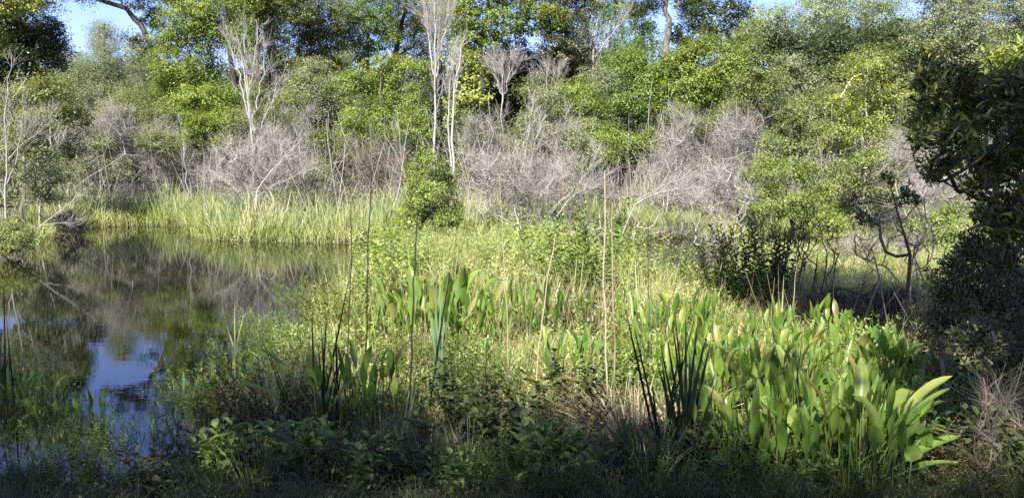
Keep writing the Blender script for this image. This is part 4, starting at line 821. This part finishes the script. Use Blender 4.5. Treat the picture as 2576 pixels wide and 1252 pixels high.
cattail('dark cattail clump standing left of the shaded broad-leaved plants', (825, 1100), [(784, 770), (800, 860), (814, 865), (832, 880), (862, 870), (845, 830), (790, 900), (870, 850), (808, 820), (822, 790), (852, 900), (880, 690)], mat='cattail_shade', w=.019, base_spread=.10, bendk=.12, p=5)
cattail('big dark cattail clump with fanned blades right of the pale tan stalks', (1715, 1235), [(1572, 770), (1590, 800), (1660, 860), (1690, 800), (1735, 880), (1752, 780), (1780, 830), (1665, 900), (1720, 850), (1640, 960), (1790, 850), (1675, 830), (1705, 900), (1725, 790), (1745, 930), (1650, 900), (1690, 960), (1765, 900), (1800, 960), (1610, 880), (1695, 760), (1755, 820)], mat='cattail_shade', w=.021, base_spread=.15, bendk=.15, p=5)
cattail('lone dark blade standing in the middle of the right-hand bed', (2000, 1130), [(2018, 860), (2004, 900)], mat='cattail_shade', w=.022, p=5)
cattail('dark blade leaning right among the right-hand bed', (2055, 1130), [(2110, 935), (2100, 950)], mat='cattail_shade', w=.015)
cattail('leaning dark blades at the water edge left of the dark cattail clump', (745, 1110), [(662, 850), (680, 900), (650, 830)], mat='cattail_shade', w=.016)
cattail('pale green cattail standing in the water right of the sky reflection', (598, 950), [(590, 760), (612, 790), (568, 815), (604, 830), (583, 860)], mat='cattail', w=.020, gz=-.03)
cattail('green cattail clump among the tall dark leafy weeds at right', (1955, 820), [(1940, 560), (1960, 575), (1976, 590), (1985, 620), (1925, 600), (1950, 640), (1992, 560), (1970, 680)], mat='cattail_shade', w=.024)
cattail('sunlit cattail blades in front of the dark leafy weeds', (1960, 880), [(1958, 730), (1972, 690), (1948, 760), (1985, 770), (1930, 780)], mat='cattail', w=.022)
cattail('green blades in the shaded strip behind the tan stalks', (1440, 830), [(1430, 650), (1452, 640), (1420, 690), (1470, 620), (1480, 690), (1405, 700)], mat='cattail', w=.020)
cattail('dark green blade clump below the blue-green clump at the bottom', (1020, 1190), [(1022, 1000), (1040, 960), (1008, 1040), (1052, 950), (1030, 980), (990, 1060)], mat='cattail', w=.022)
cattail('thin green blades behind the dark leaning clump', (1570, 800), [(1560, 640), (1585, 650), (1602, 620), (1540, 680), (1620, 660)], mat='cattail', w=.018)
cattail('pale cattail blades at the right end of the sunlit marsh', (1790, 790), [(1770, 640), (1800, 620), (1815, 650), (1745, 680), (1835, 640)], mat='cattail', w=.020)
cattail('dark blade rising from the shaded water at the left edge', (16, 1060), [(10, 700), (14, 780), (4, 830)], mat='cattail_shade', w=.018, gz=-.03)
def stalk(label, pts, r, mat, group='tall thin stalks', head=False, gy=None):
    b = gnd(*pts[0]); b[2] = max(hz(b), -.03); Y = b[1]; root = thing('dry_stalk', label, 'stalk', b, group)
    q = np.array([b] + [at(x, y, Y) for x, y in pts[1:]]); t = np.linspace(0, len(q) - 1, 12); i = np.minimum(t.astype(int), len(q) - 2); f = (t - i)[:, None]
    C = q[i] * (1 - f) + q[i + 1] * f; C[1:-1, :2] += rng.normal(0, .005, (10, 2)); G = Geo(); tubes(G, C[None], (r * np.linspace(1.5, .8, 12))[None], R(.3, .8), 5)
    G.build('stem', M[mat], root, b)
    s = 1 + int(rng.integers(0, 2)); g = Geo(); k = rng.integers(1, 9, 5)
    leaves(g, C[k], rng.normal(0, .4, (5, 3)) + [0, 0, 1], rng.normal(0, 1, (5, 3)), R(.1, .22, 5), R(.005, .01, 5), R(0, 1, 5)); g.build('dry_sheath', M['straw'], root, b)
    if head: h_ = Geo(); m = 26; e = np.repeat(C[-1:], m, 0); e[:, 2] -= R(0, .22, m); leaves(h_, e, rng.normal(0, .35, (m, 3)) + [0, 0, .8], rng.normal(0, 1, (m, 3)), R(.02, .06, m), .004, R(0, 1, m)); h_.build('seed_head', M['rust'], root, b)
ST = [('thin dark stalk furthest left, rising beside the feathery yellow weed', [(872, 1010), (878, 800), (884, 640), (883, 520)], .0045, 'stalk_dark'),
      ('long dark stalk right of the feathery yellow weed', [(918, 1050), (922, 850), (926, 650), (935, 430)], .0055, 'stalk_dark'),
      ('dark stalk left of the blue-green blades', [(1030, 1080), (1036, 850), (1042, 700), (1050, 520)], .0065, 'stalk_dark'),
      ('thin tan stalk between the blue-green blades and the pale leaning stalk', [(1282, 1020), (1276, 850), (1268, 650), (1257, 440)], .0045, 'straw'),
      ('pale tan stalk leaning right at the centre', [(1345, 1010), (1358, 850), (1375, 720), (1397, 590)], .006, 'straw'),
      ('left one of the two tallest pale tan stalks', [(1530, 1120), (1526, 900), (1519, 700), (1521, 430)], .0068, 'straw'),
      ('right one of the two tallest pale tan stalks', [(1548, 1130), (1545, 950), (1540, 700), (1541, 510)], .0068, 'straw'),
      ('thin brown stalk standing above the yellow channel grass', [(1640, 900), (1632, 750), (1628, 640), (1630, 560)], .004, 'stalk_dark'),
      ('short tan stalk beside the sunlit patch right of the blades', [(1990, 900), (1993, 800), (2000, 700), (2006, 640)], .0035, 'straw'),
      ('thin dark stalk before the dark leafy weeds', [(1812, 860), (1810, 700), (1808, 620), (1806, 530)], .004, 'stalk_dark'),
      ('slim brown stalk in front of the sunlit broad leaves', [(1225, 1060), (1222, 900), (1226, 820)], .004, 'stalk_dark'),
      ('long dark stem arching down over the water towards the right', [(836, 1030), (700, 965), (600, 930), (500, 905)], .0035, 'stalk_dark'),
      ('broken tan stalk lying across the shaded bank at bottom centre', [(1250, 1165), (1180, 1140), (1110, 1145)], .006, 'straw'),
      ('broken tan stalk slanting on the bank left of the herb clump', [(760, 1190), (735, 1120), (730, 1060)], .007, 'straw'),
      ('single bleached stalk standing at the bottom right of the bed', [(1935, 1170), (1940, 1080), (1935, 990)], .006, 'straw'),
      ('grey broken stalk leaning left of the bottom right leaves', [(2130, 1235), (2170, 1140), (2200, 1050)], .006, 'straw')]
for q_, s_ in enumerate(ST): stalk(*s_, head=q_ in (0, 1, 3, 7, 9))

# ------------------------------------------------------------------ leafy weeds and herbs
def make_herb(H, nst, L, Wd, mat, spread, name='leafy_weed', dens=26, ang=.6, lean=.12, stem='herb'):
    root = thing(name, 'leafy weed', 'plant', (0, 0, 0), 'leafy weeds'); a = R(0, 2 * pi, nst); rr = spread * np.sqrt(R(0, 1, nst))
    P0 = np.column_stack([rr * np.cos(a), rr * np.sin(a), np.full(nst, -.03)]); S = Geo()
    d = np.column_stack([np.cos(a) * rr / max(spread, .01) * lean * 2, np.sin(a) * rr / max(spread, .01) * lean * 2, np.ones(nst)]) + rng.normal(0, lean, (nst, 3))
    Hs = H * R(.65, 1.1, nst); st = twigs(S, P0, d, Hs, .0035, .4, K=7, wob=.07, sides=4)
    S.build('stems', M[stem], root); G = Geo(); m = nst * dens; i = np.repeat(np.arange(nst), dens); t = np.tile(np.linspace(.18, 1, dens), nst) * 5.999
    k = np.minimum(t.astype(int), 5); f = (t - k)[:, None]; Q = st[i, k] * (1 - f) + st[i, k + 1] * f
    az = np.tile(np.arange(dens) * 2.4, nst) + i * 1.3; tt = t / 6
    D = np.column_stack([np.cos(az), np.sin(az), np.full(m, ang) + rng.normal(0, .2, m) + .9 * tt ** 4])
    leaves6(G, Q, D, np.column_stack([-np.cos(az) * .4, -np.sin(az) * .4, np.ones(m)]), L * R(.7, 1.2, m) * (1.1 - .5 * tt ** 3), Wd * R(.8, 1.2, m), np.clip(rng.normal(.5, .22, m), 0, 1), droop=.25)
    G.build('leaves', M[mat], root); return root
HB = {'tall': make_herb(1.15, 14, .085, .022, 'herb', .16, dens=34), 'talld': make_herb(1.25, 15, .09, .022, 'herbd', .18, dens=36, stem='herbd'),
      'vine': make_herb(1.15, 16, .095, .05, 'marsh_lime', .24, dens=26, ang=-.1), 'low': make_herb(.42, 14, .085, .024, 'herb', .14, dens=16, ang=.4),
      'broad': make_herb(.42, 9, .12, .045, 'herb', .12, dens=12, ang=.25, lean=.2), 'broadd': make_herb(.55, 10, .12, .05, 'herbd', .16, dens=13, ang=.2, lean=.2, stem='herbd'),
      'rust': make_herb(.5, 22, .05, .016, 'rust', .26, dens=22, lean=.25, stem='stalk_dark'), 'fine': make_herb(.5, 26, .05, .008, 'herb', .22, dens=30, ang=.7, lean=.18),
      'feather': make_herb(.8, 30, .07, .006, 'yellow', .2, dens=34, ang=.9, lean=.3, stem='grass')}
uh = set()
HL = [
 ('vine', 960, 760, 1.15, 'tall lit leafy weed beside the long dark stalk'), ('vine', 1010, 780, .9, 'lit leafy weed just right of the long dark stalk'), ('vine', 1120, 760, .85, 'lit weed behind the tip of the blue-green blades'),
 ('vine', 1390, 700, .95, 'lit leafy weed on the far side of the channel, centre'), ('vine', 1300, 710, 1.0, 'bright weed right of the thin tan stalk, mid marsh'), ('vine', 1560, 720, .95, 'bright weed right behind the two tallest tan stalks'),
 ('vine', 1200, 720, .8, 'small lit weed between the snag bush and the marsh'), ('tall', 1460, 800, 1.45, 'tall dark green narrow-leaved weed at the centre right'),
 ('tall', 1430, 800, 1.1, 'narrow-leaved weed left next to the tall dark green one'), ('tall', 1500, 770, .85, 'narrow-leaved weed between the tall green one and the tan stalks'),
 ('talld', 1900, 810, 1.25, 'tallest dark willow-leaved weed at the right of the marsh'), ('talld', 1850, 800, 1.05, 'dark willow-leaved weed left of the tallest one'), ('talld', 1800, 790, .95, 'dark willow-leaved weed by the thin dark stalk'),
 ('talld', 1945, 800, 1.05, 'dark willow-leaved weed right of the tallest one'), ('low', 1560, 1000, 1.0, 'fresh green herb clump right of the tan stalks'), ('low', 1610, 990, 1.0, 'fresh herb clump before the upright tongue leaves'),
 ('low', 1520, 1050, .9, 'fresh herb clump at the foot of the two tallest tan stalks'), ('low', 2110, 960, .9, 'bright narrow-leaved herb in the right-hand bed'), ('low', 2070, 1010, .85, 'bright herb among the dappled tongue leaves'),
 ('low', 1620, 1040, .9, 'herb clump under the dark fanned blades'), ('low', 1800, 860, 1.0, 'low herb under the dark willow-leaved weeds'), ('low', 1740, 850, 1.0, 'low herb left of the dark willow-leaved weeds'),
 ('broad', 615, 1180, 1.05, 'bushy green herb on the shaded bank left of the dark blades'), ('broad', 680, 1170, .8, 'smaller green herb right of the bushy one'), ('broad', 575, 1185, .8, 'small herb left of the bushy one'),
 ('broad', 790, 1160, 1.0, 'upright green herb in front of the dark cattail clump'), ('broad', 1370, 1200, 1.1, 'lit green herb at the bottom centre'), ('broad', 1440, 1210, 1.0, 'green herb right of the lit one at bottom centre'),
 ('broad', 1500, 1180, .9, 'reddish-tipped herb below the straw heap'), ('broadd', 1250, 1110, 1.1, 'dark broad-leaved seedling left of the rusty weed'), ('broadd', 1180, 1080, 1.0, 'dark seedling furthest left before the sunny marsh'),
 ('broadd', 1300, 1140, 1.0, 'dark broad-leaved herb at the foot of the rusty weed'), ('broadd', 1420, 1060, 1.1, 'dark pinnate herb rising above the rusty weed'), ('rust', 1330, 1100, 1.1, 'rusty brown weed at the bottom centre of the marsh'),
 ('rust', 1400, 1110, 1.0, 'rusty brown weed right beside the centre one'), ('rust', 620, 1090, 1.15, 'rusty fern-like weed by the water at lower left'), ('rust', 560, 1120, 1.0, 'rusty fern-like weed next to the open water'),
 ('rust', 700, 1070, 1.1, 'rusty weed left of the dark cattail clump'), ('rust', 500, 1130, .8, 'low rusty weed at the corner of the sky reflection'), ('fine', 1180, 1010, 1.0, 'dark ferny weed below the blue-green blades'),
 ('fine', 1230, 1030, 1.0, 'dark ferny weed before the thin tan stalk'), ('fine', 760, 940, 1.0, 'feathery weed in front of the water at the left of the marsh'), ('fine', 700, 920, 1.0, 'feathery weed standing out in the water'),
 ('fine', 1010, 960, .9, 'fine weed left of the blue-green blades'), ('fine', 1130, 950, .9, 'fine weed right of the blue-green blades'), ('fine', 2000, 870, 1.0, 'fine weed at the edge of the black brush'),
 ('feather', 870, 800, 1.05, 'feathery yellow weed leaning over the water'), ('feather', 830, 830, .9, 'smaller feathery weed over the water'), ('feather', 1340, 780, .85, 'hazy yellow seed-head weed at the marsh centre'),
 ('feather', 1290, 790, .8, 'hazy yellow weed left of the centre one'), ('feather', 1600, 760, .8, 'hazy weed behind the thin brown stalk'),
 ('broadd', 2380, 1150, 1.0, 'dark leafy weed on the ground at the lower right'), ('broadd', 2450, 1060, 1.1, 'dark leafy weed under the evergreen shrub'), ('broadd', 2350, 1010, .9, 'dark leafy weed at the right end of the lit leaves'),
 ('broadd', 2520, 1180, 1.0, 'dark leafy weed in the bottom right corner'), ('broadd', 1590, 1215, .8, 'blue-green low herb left of the dark fanned blades'), ('fine', 1560, 1200, .6, 'low ferny herb at the bottom right of centre'),
 ('fine', 1900, 1220, .7, 'low ferny herb under the right-hand bed'), ('broad', 1210, 1230, .6, 'small leafy herb at the bottom edge, centre'), ('broadd', 1800, 1220, .8, 'shaded herb at the bottom edge right of the fanned blades'),
 ('vine', 985, 720, 1.0, 'lit leafy weed a step behind the long dark stalk'), ('vine', 1060, 740, .9, 'lit leafy weed behind the dark stalk left of the blue-green blades'), ('vine', 1250, 740, .9, 'lit leafy weed right behind the thin tan stalk'),
 ('vine', 1350, 730, 1.0, 'lit leafy weed left behind the pale leaning stalk'), ('vine', 1600, 740, .9, 'lit leafy weed left of the thin brown stalk'), ('vine', 1690, 760, .8, 'lit leafy weed right of the thin brown stalk'), ('vine', 930, 800, .8, 'low lit weed at the left end of the sunny marsh'),
 ('fine', 1350, 860, .9, 'fine weed at the foot of the pale leaning stalk'), ('fine', 1100, 830, .9, 'fine weed behind the sunlit tongue leaves'), ('rust', 1480, 880, 1.0, 'brownish weed in the half-shaded strip behind the tan stalks'), ('rust', 1640, 860, .9, 'brownish weed left behind the upright tongue leaves'),
 ('feather', 1420, 770, .9, 'hazy seed-head weed left of the tall dark green weed'), ('feather', 1190, 790, .9, 'hazy seed-head weed right of the blue-green blade tips'), ('feather', 900, 860, .8, 'low hazy weed at the foot of the long dark stalk'),
 ('broad', 920, 1215, .8, 'leafy herb at the bottom edge below the shaded tongue leaves'), ('broadd', 1010, 1210, .9, 'dark leafy herb at the bottom edge beside the green grass tuft'), ('broad', 1130, 1235, .8, 'small lit herb at the bottom edge right of the grass tuft'), ('broadd', 720, 1225, .9, 'dark herb at the bottom edge below the bushy green herb'),
 ('fine', 860, 1180, .8, 'fine weed growing at the foot of the dark cattail clump'), ('fine', 1290, 1220, .8, 'fine weed at the bottom edge below the rusty weed'), ('rust', 1010, 1150, .8, 'brown dry weed in the shade right of the shaded tongue leaves'), ('rust', 1500, 1150, .9, 'brown dry weed under the straw heap'),
 ('rust', 780, 1200, .8, 'brown dry weed in the shade below the dark cattail clump'), ('rust', 1880, 1180, .9, 'brown dry weed at the foot of the right-hand bed'), ('fine', 1720, 1235, .8, 'fine weed at the bottom edge under the dark fanned blades'), ('broad', 2040, 1230, .8, 'green herb at the bottom edge under the right-hand bed'),
 ('broadd', 400, 1225, .8, 'dark herb at the bottom edge under the sky reflection'), ('fine', 200, 1205, .8, 'fine weed on the dark bank at lower left'), ('rust', 2420, 1220, .8, 'brown dry weed among the leaf litter at the lower right')]
for kd, x, y, s, lab in HL:
    b = gnd(x, y) if y < 1100 else gnd(x, y, .15); b[2] = max(hz(b), -.08); pr = HB[kd]
    if kd not in uh: uh.add(kd); pr.location = Vector([float(v) for v in b]); pr.rotation_euler = (0, 0, R(0, 6)); pr.scale = (s, s, s); pr['label'] = lab
    else: copy_thing(pr, b, R(0, 6.28), s, lab)
# grass tufts on the shaded bank, straw heap
def tuft(label, px, py, n, H, mat, w=.007, name='grass_tuft', spread=.09, lean=.3):
    b = gnd(px, py, .12); b[2] = hz(b); root = thing(name, label, 'grass', b); G = Geo(); a = R(0, 2 * pi, n); rr = spread * np.sqrt(R(0, 1, n))
    P0 = np.column_stack([rr * np.cos(a), rr * np.sin(a), 0 * a]); ld = np.column_stack([np.cos(a), np.sin(a)]) * (rr / spread * lean)[:, None]
    blades(G, P0, H * R(.5, 1.15, n), w * R(.7, 1.2, n), ld, ld * .8 + vec2(n, .12), R(0, 1, n), 5); G.build('blades', M[mat], root)
for a in [('green grass tuft on the bank below the blue-green blades', 1060, 1200, 60, .34, 'cattail'), ('grass tuft left of the bottom centre herb', 1090, 1160, 40, .26, 'cattail'),
          ('short grass tuft in the lower left shade', 330, 1200, 60, .2, 'herb'), ('short grass tuft beside the rusty weed at lower left', 450, 1210, 50, .2, 'herb'), ('dark grass tuft in the bottom left corner', 90, 1190, 60, .25, 'herbd'),
          ('grass tuft at the bottom edge left of the herb clump', 540, 1235, 50, .2, 'herb'), ('grass tuft between the herb and the dark blades', 860, 1200, 50, .28, 'herb'), ('small grass tuft left of the leaf litter', 1990, 1225, 40, .2, 'herbd'),
          ('bluish grass tuft at the bottom right of centre', 1500, 1235, 50, .2, 'herbd'), ('thin grass tuft in the sky reflection', 400, 1060, 24, .3, 'herb'), ('grass tuft on the left bank beside the fallen branch', 105, 610, 40, .5, 'grass'), ('long green grass tuft left of the fine weed at bottom centre', 960, 1170, 60, .42, 'cattail'), ('long arching grass tuft beside the lit herb at bottom centre', 1330, 1215, 50, .36, 'herb'), ('long grass tuft at the bottom edge under the straw heap', 1640, 1235, 60, .4, 'cattail'),
 ('long grass tuft under the bushy herb at lower left', 640, 1235, 60, .32, 'cattail'), ('long grass tuft at the bottom edge right of the fanned blades', 1850, 1240, 60, .36, 'herb'), ('long thin grass tuft beside the open water at lower left', 520, 1170, 50, .4, 'herb'), ('pale thin grass tuft among the dark seedlings at bottom centre', 1180, 1190, 50, .4, 'grass')]: tuft(*a)
tuft('heap of bleached straw blades left of the dark fanned cattails', 1600, 1120, 260, .5, 'straw', w=.012, name='straw_heap', spread=.22, lean=1.0)
tuft('second straw heap behind the dark fanned cattails', 1690, 1070, 160, .4, 'straw', w=.010, name='straw_heap', spread=.18, lean=.9)
tuft('upright straw blades at the bottom of the right-hand bed', 1890, 1150, 60, .42, 'straw', w=.012, name='straw_heap', spread=.16, lean=.3)
tuft('brown dry blades standing in the strip behind the tan stalks', 1470, 850, 90, .75, 'straw', w=.010, name='straw_heap', spread=.3, lean=.15)

# ------------------------------------------------------------------ near evergreen shrub and brush at the right edge
def near_shrub(name, label, Y, lobes, trunk, mat, L, Wd, lai, bark, per, cl_r, tr=.04, gz=None, nl=160, whorl=True):
    base = at(*trunk[0], Y); base[2] = hz(base); root = thing(name, label, 'shrub', base)
    B = B3(lobes, Y, .9); G = Geo(); tips = []; dirs = []
    for c, r_ in B:
        n_ = int(lai * pi * r_[0] * r_[2] / (L * Wd * .6 * .6) / per) + 2; cc, vv = ellipsoid(n_, c, r_, 2.6)
        cc += vv * R(-.1, .2, n_)[:, None] * r_.mean(); tips.append(cc); dirs.append(vv)
    T_ = np.concatenate(tips); V_ = np.concatenate(dirs); n_ = len(T_)
    d = unit(V_ * .7 + np.array([-.15, -.1, .55]) + rng.normal(0, .35, (n_, 3)))
    k = np.repeat(np.arange(n_), per); m = len(k); q = np.tile(np.linspace(0, 1, per), n_)
    a = np.tile(np.arange(per) * 2.4, n_) + k; u = unit(np.cross(d, rng.normal(0, 1, (n_, 3)))); w_ = np.cross(d, u)
    rad = u[k] * np.cos(a)[:, None] + w_[k] * np.sin(a)[:, None]
    P0 = T_[k] - d[k] * (cl_r * (1 - q))[:, None]; D = d[k] * (.55 + .5 * q)[:, None] + rad * .8 + rng.normal(0, .12, (m, 3))
    leaves6(G, P0 + rng.normal(0, .02, (m, 3)), D + rng.normal(0, .3, (m, 3)), d[k] - rad * .2 + [0, 0, .3], L * R(.6, 1.2, m), Wd * R(.8, 1.2, m), np.clip(.5 + rng.normal(0, .2, n_)[k] + rng.normal(0, .15, m), 0, 1), fold=.06, droop=.12)
    G.build('foliage', M[mat], root, base); S = Geo()
    twigs(S, T_ - d * cl_r * 1.4, d, cl_r * 1.4, .0022, .5, K=3, wob=.05)
    pts = [base] + [at(x, y, Y) for x, y in trunk[1:]]; sel = T_[rng.choice(n_, min(nl, n_), replace=False)] - d[:1] * .05
    P, par, rd, ch = skeleton(pts, sel, rtip=.003, rmax=tr); rd[:len(pts)] = np.maximum(rd[:len(pts)], tr * np.linspace(1, .4, len(pts)))
    wood_mesh(S, P, rd, ch, len(pts), sides=5); S.build('stems', M[bark], root, base)
near_shrub('evergreen_shrub', 'near dark evergreen shrub with lance-shaped leaves at the right edge', 4.6,
  [(2335, 140, 22, 20), (2300, 200, 22, 14), (2295, 300, 25, 16), (2310, 350, 30, 18), (2350, 430, 22, 22), (2330, 190, 40, 34), (2345, 260, 52, 36), (2400, 230, 55, 55), (2330, 320, 50, 35), (2400, 330, 70, 50), (2370, 400, 50, 35), (2480, 260, 70, 80), (2560, 240, 70, 90), (2470, 400, 70, 50), (2450, 460, 35, 35),
   (2540, 400, 80, 90), (2490, 540, 45, 45), (2540, 540, 80, 80), (2640, 330, 80, 120), (2660, 520, 90, 120)], [(2660, 1000), (2640, 700), (2580, 480), (2500, 330)], 'ever', .064, .017, 3.0, 'stalk_dark', 9, .09, tr=.016)
near_shrub('evergreen_shrub', 'sunlit yellow-green evergreen spray in the upper right corner beside the dark shrub', 5.2,
  [(2540, 160, 45, 35), (2500, 140, 35, 30), (2570, 210, 45, 45), (2590, 140, 40, 50)], [(2680, 1000), (2660, 600), (2600, 300), (2560, 180)], 'yellow', .07, .018, 1.6, 'stalk_dark', 9, .08, tr=.02, nl=60)  # lit top of the shrub, its sunlight put into yellow leaves
near_shrub('brown_shrub', 'small-leaved brownish shrub below the evergreen at the right edge', 5.2,
  [(2450, 620, 45, 45), (2400, 670, 40, 35), (2500, 650, 80, 60), (2370, 730, 40, 35), (2450, 740, 80, 60), (2540, 760, 80, 80), (2380, 800, 60, 45), (2460, 850, 80, 55), (2550, 880, 80, 70), (2650, 700, 100, 160), (2620, 900, 80, 80)],
  [(2600, 1080), (2590, 900), (2540, 750), (2470, 650)], 'brown', .040, .013, 3.2, 'black', 12, .06, tr=.012)
near_shrub('brown_shrub', 'sunlit yellowish edge of small-leaved brush right of the lit tongue leaves', 5.8,
  [(2340, 700, 30, 30), (2310, 780, 40, 30), (2360, 860, 45, 35), (2310, 840, 40, 25), (2360, 920, 40, 30)], [(2390, 1020), (2370, 900), (2350, 780)], 'dry', .04, .015, 1.3, 'twigb', 12, .05, tr=.015, nl=60)  # lit edge of the brown shrub, sunlight put into the leaf colour
near_shrub('dark_sapling', 'thin dark sapling with two clusters of leaves in front of the yellow birch', 8.5,
  [(2185, 555, 42, 18), (2165, 540, 20, 12), (2235, 450, 18, 18), (2285, 480, 28, 25), (2262, 510, 22, 14), (2300, 510, 15, 12)], [(2280, 770), (2290, 640), (2265, 560), (2240, 470)], 'dark', .07, .026, 1.1, 'black', 8, .05, tr=.018, nl=60)
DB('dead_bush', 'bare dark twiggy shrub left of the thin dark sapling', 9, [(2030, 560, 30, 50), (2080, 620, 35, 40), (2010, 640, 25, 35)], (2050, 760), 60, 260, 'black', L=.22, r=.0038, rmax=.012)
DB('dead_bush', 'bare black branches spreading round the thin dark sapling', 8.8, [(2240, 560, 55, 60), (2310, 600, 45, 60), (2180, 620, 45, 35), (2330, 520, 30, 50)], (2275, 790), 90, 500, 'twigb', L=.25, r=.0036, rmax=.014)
DB('brush_pile', 'dark heap of bare brush lying behind the lit tongue leaves at right', 9.2, [(2100, 770, 60, 28), (2180, 780, 70, 32), (2260, 770, 60, 35), (2140, 820, 70, 28), (2230, 830, 60, 28), (2050, 790, 40, 25)], (2180, 850), 340, 9500, 'black', L=.25, r=.004, rmax=.012, gz=.05)  # black colour of pile and log carries the shade here
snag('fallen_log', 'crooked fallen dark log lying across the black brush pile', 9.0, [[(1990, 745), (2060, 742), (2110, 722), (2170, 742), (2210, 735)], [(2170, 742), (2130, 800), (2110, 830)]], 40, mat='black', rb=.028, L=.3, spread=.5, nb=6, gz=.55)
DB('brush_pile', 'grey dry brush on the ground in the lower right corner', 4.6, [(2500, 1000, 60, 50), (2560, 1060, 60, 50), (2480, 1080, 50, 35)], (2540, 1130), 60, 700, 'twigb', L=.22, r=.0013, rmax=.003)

# ------------------------------------------------------------------ trees standing behind and beside the viewer that shade the near bank
def shade_tree(label, trunk_xy, targets, Lf=.11, dens=1.0, mat='shade'):
    """targets: (x, y on the ground to be shaded, height of the foliage, radius)"""
    root = thing('oak_tree', label, 'tree', (*trunk_xy, .3)); base = np.array([*trunk_xy, .3]); B = []
    for x, y, z, r_ in targets:
        c = np.array([x, y, 0]) + SUNV * (z / SUNV[2]); B.append((c, np.array([r_, r_, r_ * .5])))
    G = Geo(); C = crown(G, B, Lf, Lf * .55, lai=1.3 * dens, cl_r=.4, per=26); G.build('crown', M[mat], root, base)
    C = C[rng.choice(len(C), min(90, len(C)), replace=False)]
    zt = min(b[0][2] for b in B); tr = [base + np.array([0, 0, zt * f * .9]) for f in (0, .3, .6, 1)]
    P, par, rad, ch = skeleton(tr, C, rtip=.01, rmax=.22); rad[:4] = [.26, .22, .18, .14]; g = Geo(); wood_mesh(g, P, rad, ch, 4); g.build('trunk', M['bark'], root, base)
bx_ = [-900, 0, 300, 600, 850, 1100, 1300, 1500, 1700, 1900, 2100, 2300, 2450, 2700]
by_ = [800, 830, 870, 920, 1000, 1050, 1030, 1080, 1020, 1020, 1010, 970, 700, 600]
TG = [[], [], []]
for X in np.arange(-10, 8.1, .95):
    for Y in np.arange(2.0, 15, .95):
        x, y = X + R(-.3, .3), Y + R(-.3, .3); dz = -CAM_H
        cz = y * cos(PITCH) + CAM_H * sin(PITCH); cyv = -CAM_H * cos(PITCH) + y * sin(PITCH)
        px, py = 1288 + FPX * x / cz, 626 - FPX * cyv / cz
        if py < np.interp(px, bx_, by_) + R(-15, 15) or px < -1500 or px > 3600: continue
        bed = px > 1550 and py < 1200
        if R(0, 1) < (.42 if bed else .10) and py < 1300: continue
        if 1430 < px < 1620 and py < 1200: continue
        TG[0 if x < -2.2 else (1 if x < 1.2 else 2)].append((x, y, R(5.6, 8.2), R(.45, .65) if bed else R(.6, .85)))
for px, py in [(2010, 770), (2060, 740), (2110, 780), (2160, 740), (2220, 780), (2280, 760), (2320, 800), (2160, 830), (2060, 820), (2260, 840), (1960, 790)]:  # unseen crown clumps added to shade the brush pile
    g_ = gnd(px, py); TG[2] += [(g_[0], g_[1], R(6.8, 8), .7)]
for px, py in [(2560, 320), (2480, 420), (2540, 460), (2600, 400), (2560, 560), (2480, 640), (2560, 700), (2420, 700), (2620, 600)]:  # unseen crown clumps added to keep the evergreen dark
    p_ = at(px, py, 4.8); g_ = p_ - SUNV * (p_[2] / SUNV[2]); TG[2].append((g_[0], g_[1], R(6, 7.5), .42))
g_ = gnd(1880, 760); TG[2] += [(g_[0], g_[1], 8, .7)]
g_ = gnd(1450, 850); TG[1] += [(g_[0], g_[1], 8, .35)]
shade_tree('large oak standing behind the viewer on the left, shading the pond corner', (-9.5, -6.5), TG[0], dens=1.2)
shade_tree('oak standing behind the viewer, shading the middle of the near bank', (-4.5, -7.5), TG[1], dens=1.2)
shade_tree('oak standing behind the viewer on the right, shading the evergreen shrub', (2.0, -7.5), TG[2], dens=1.2)
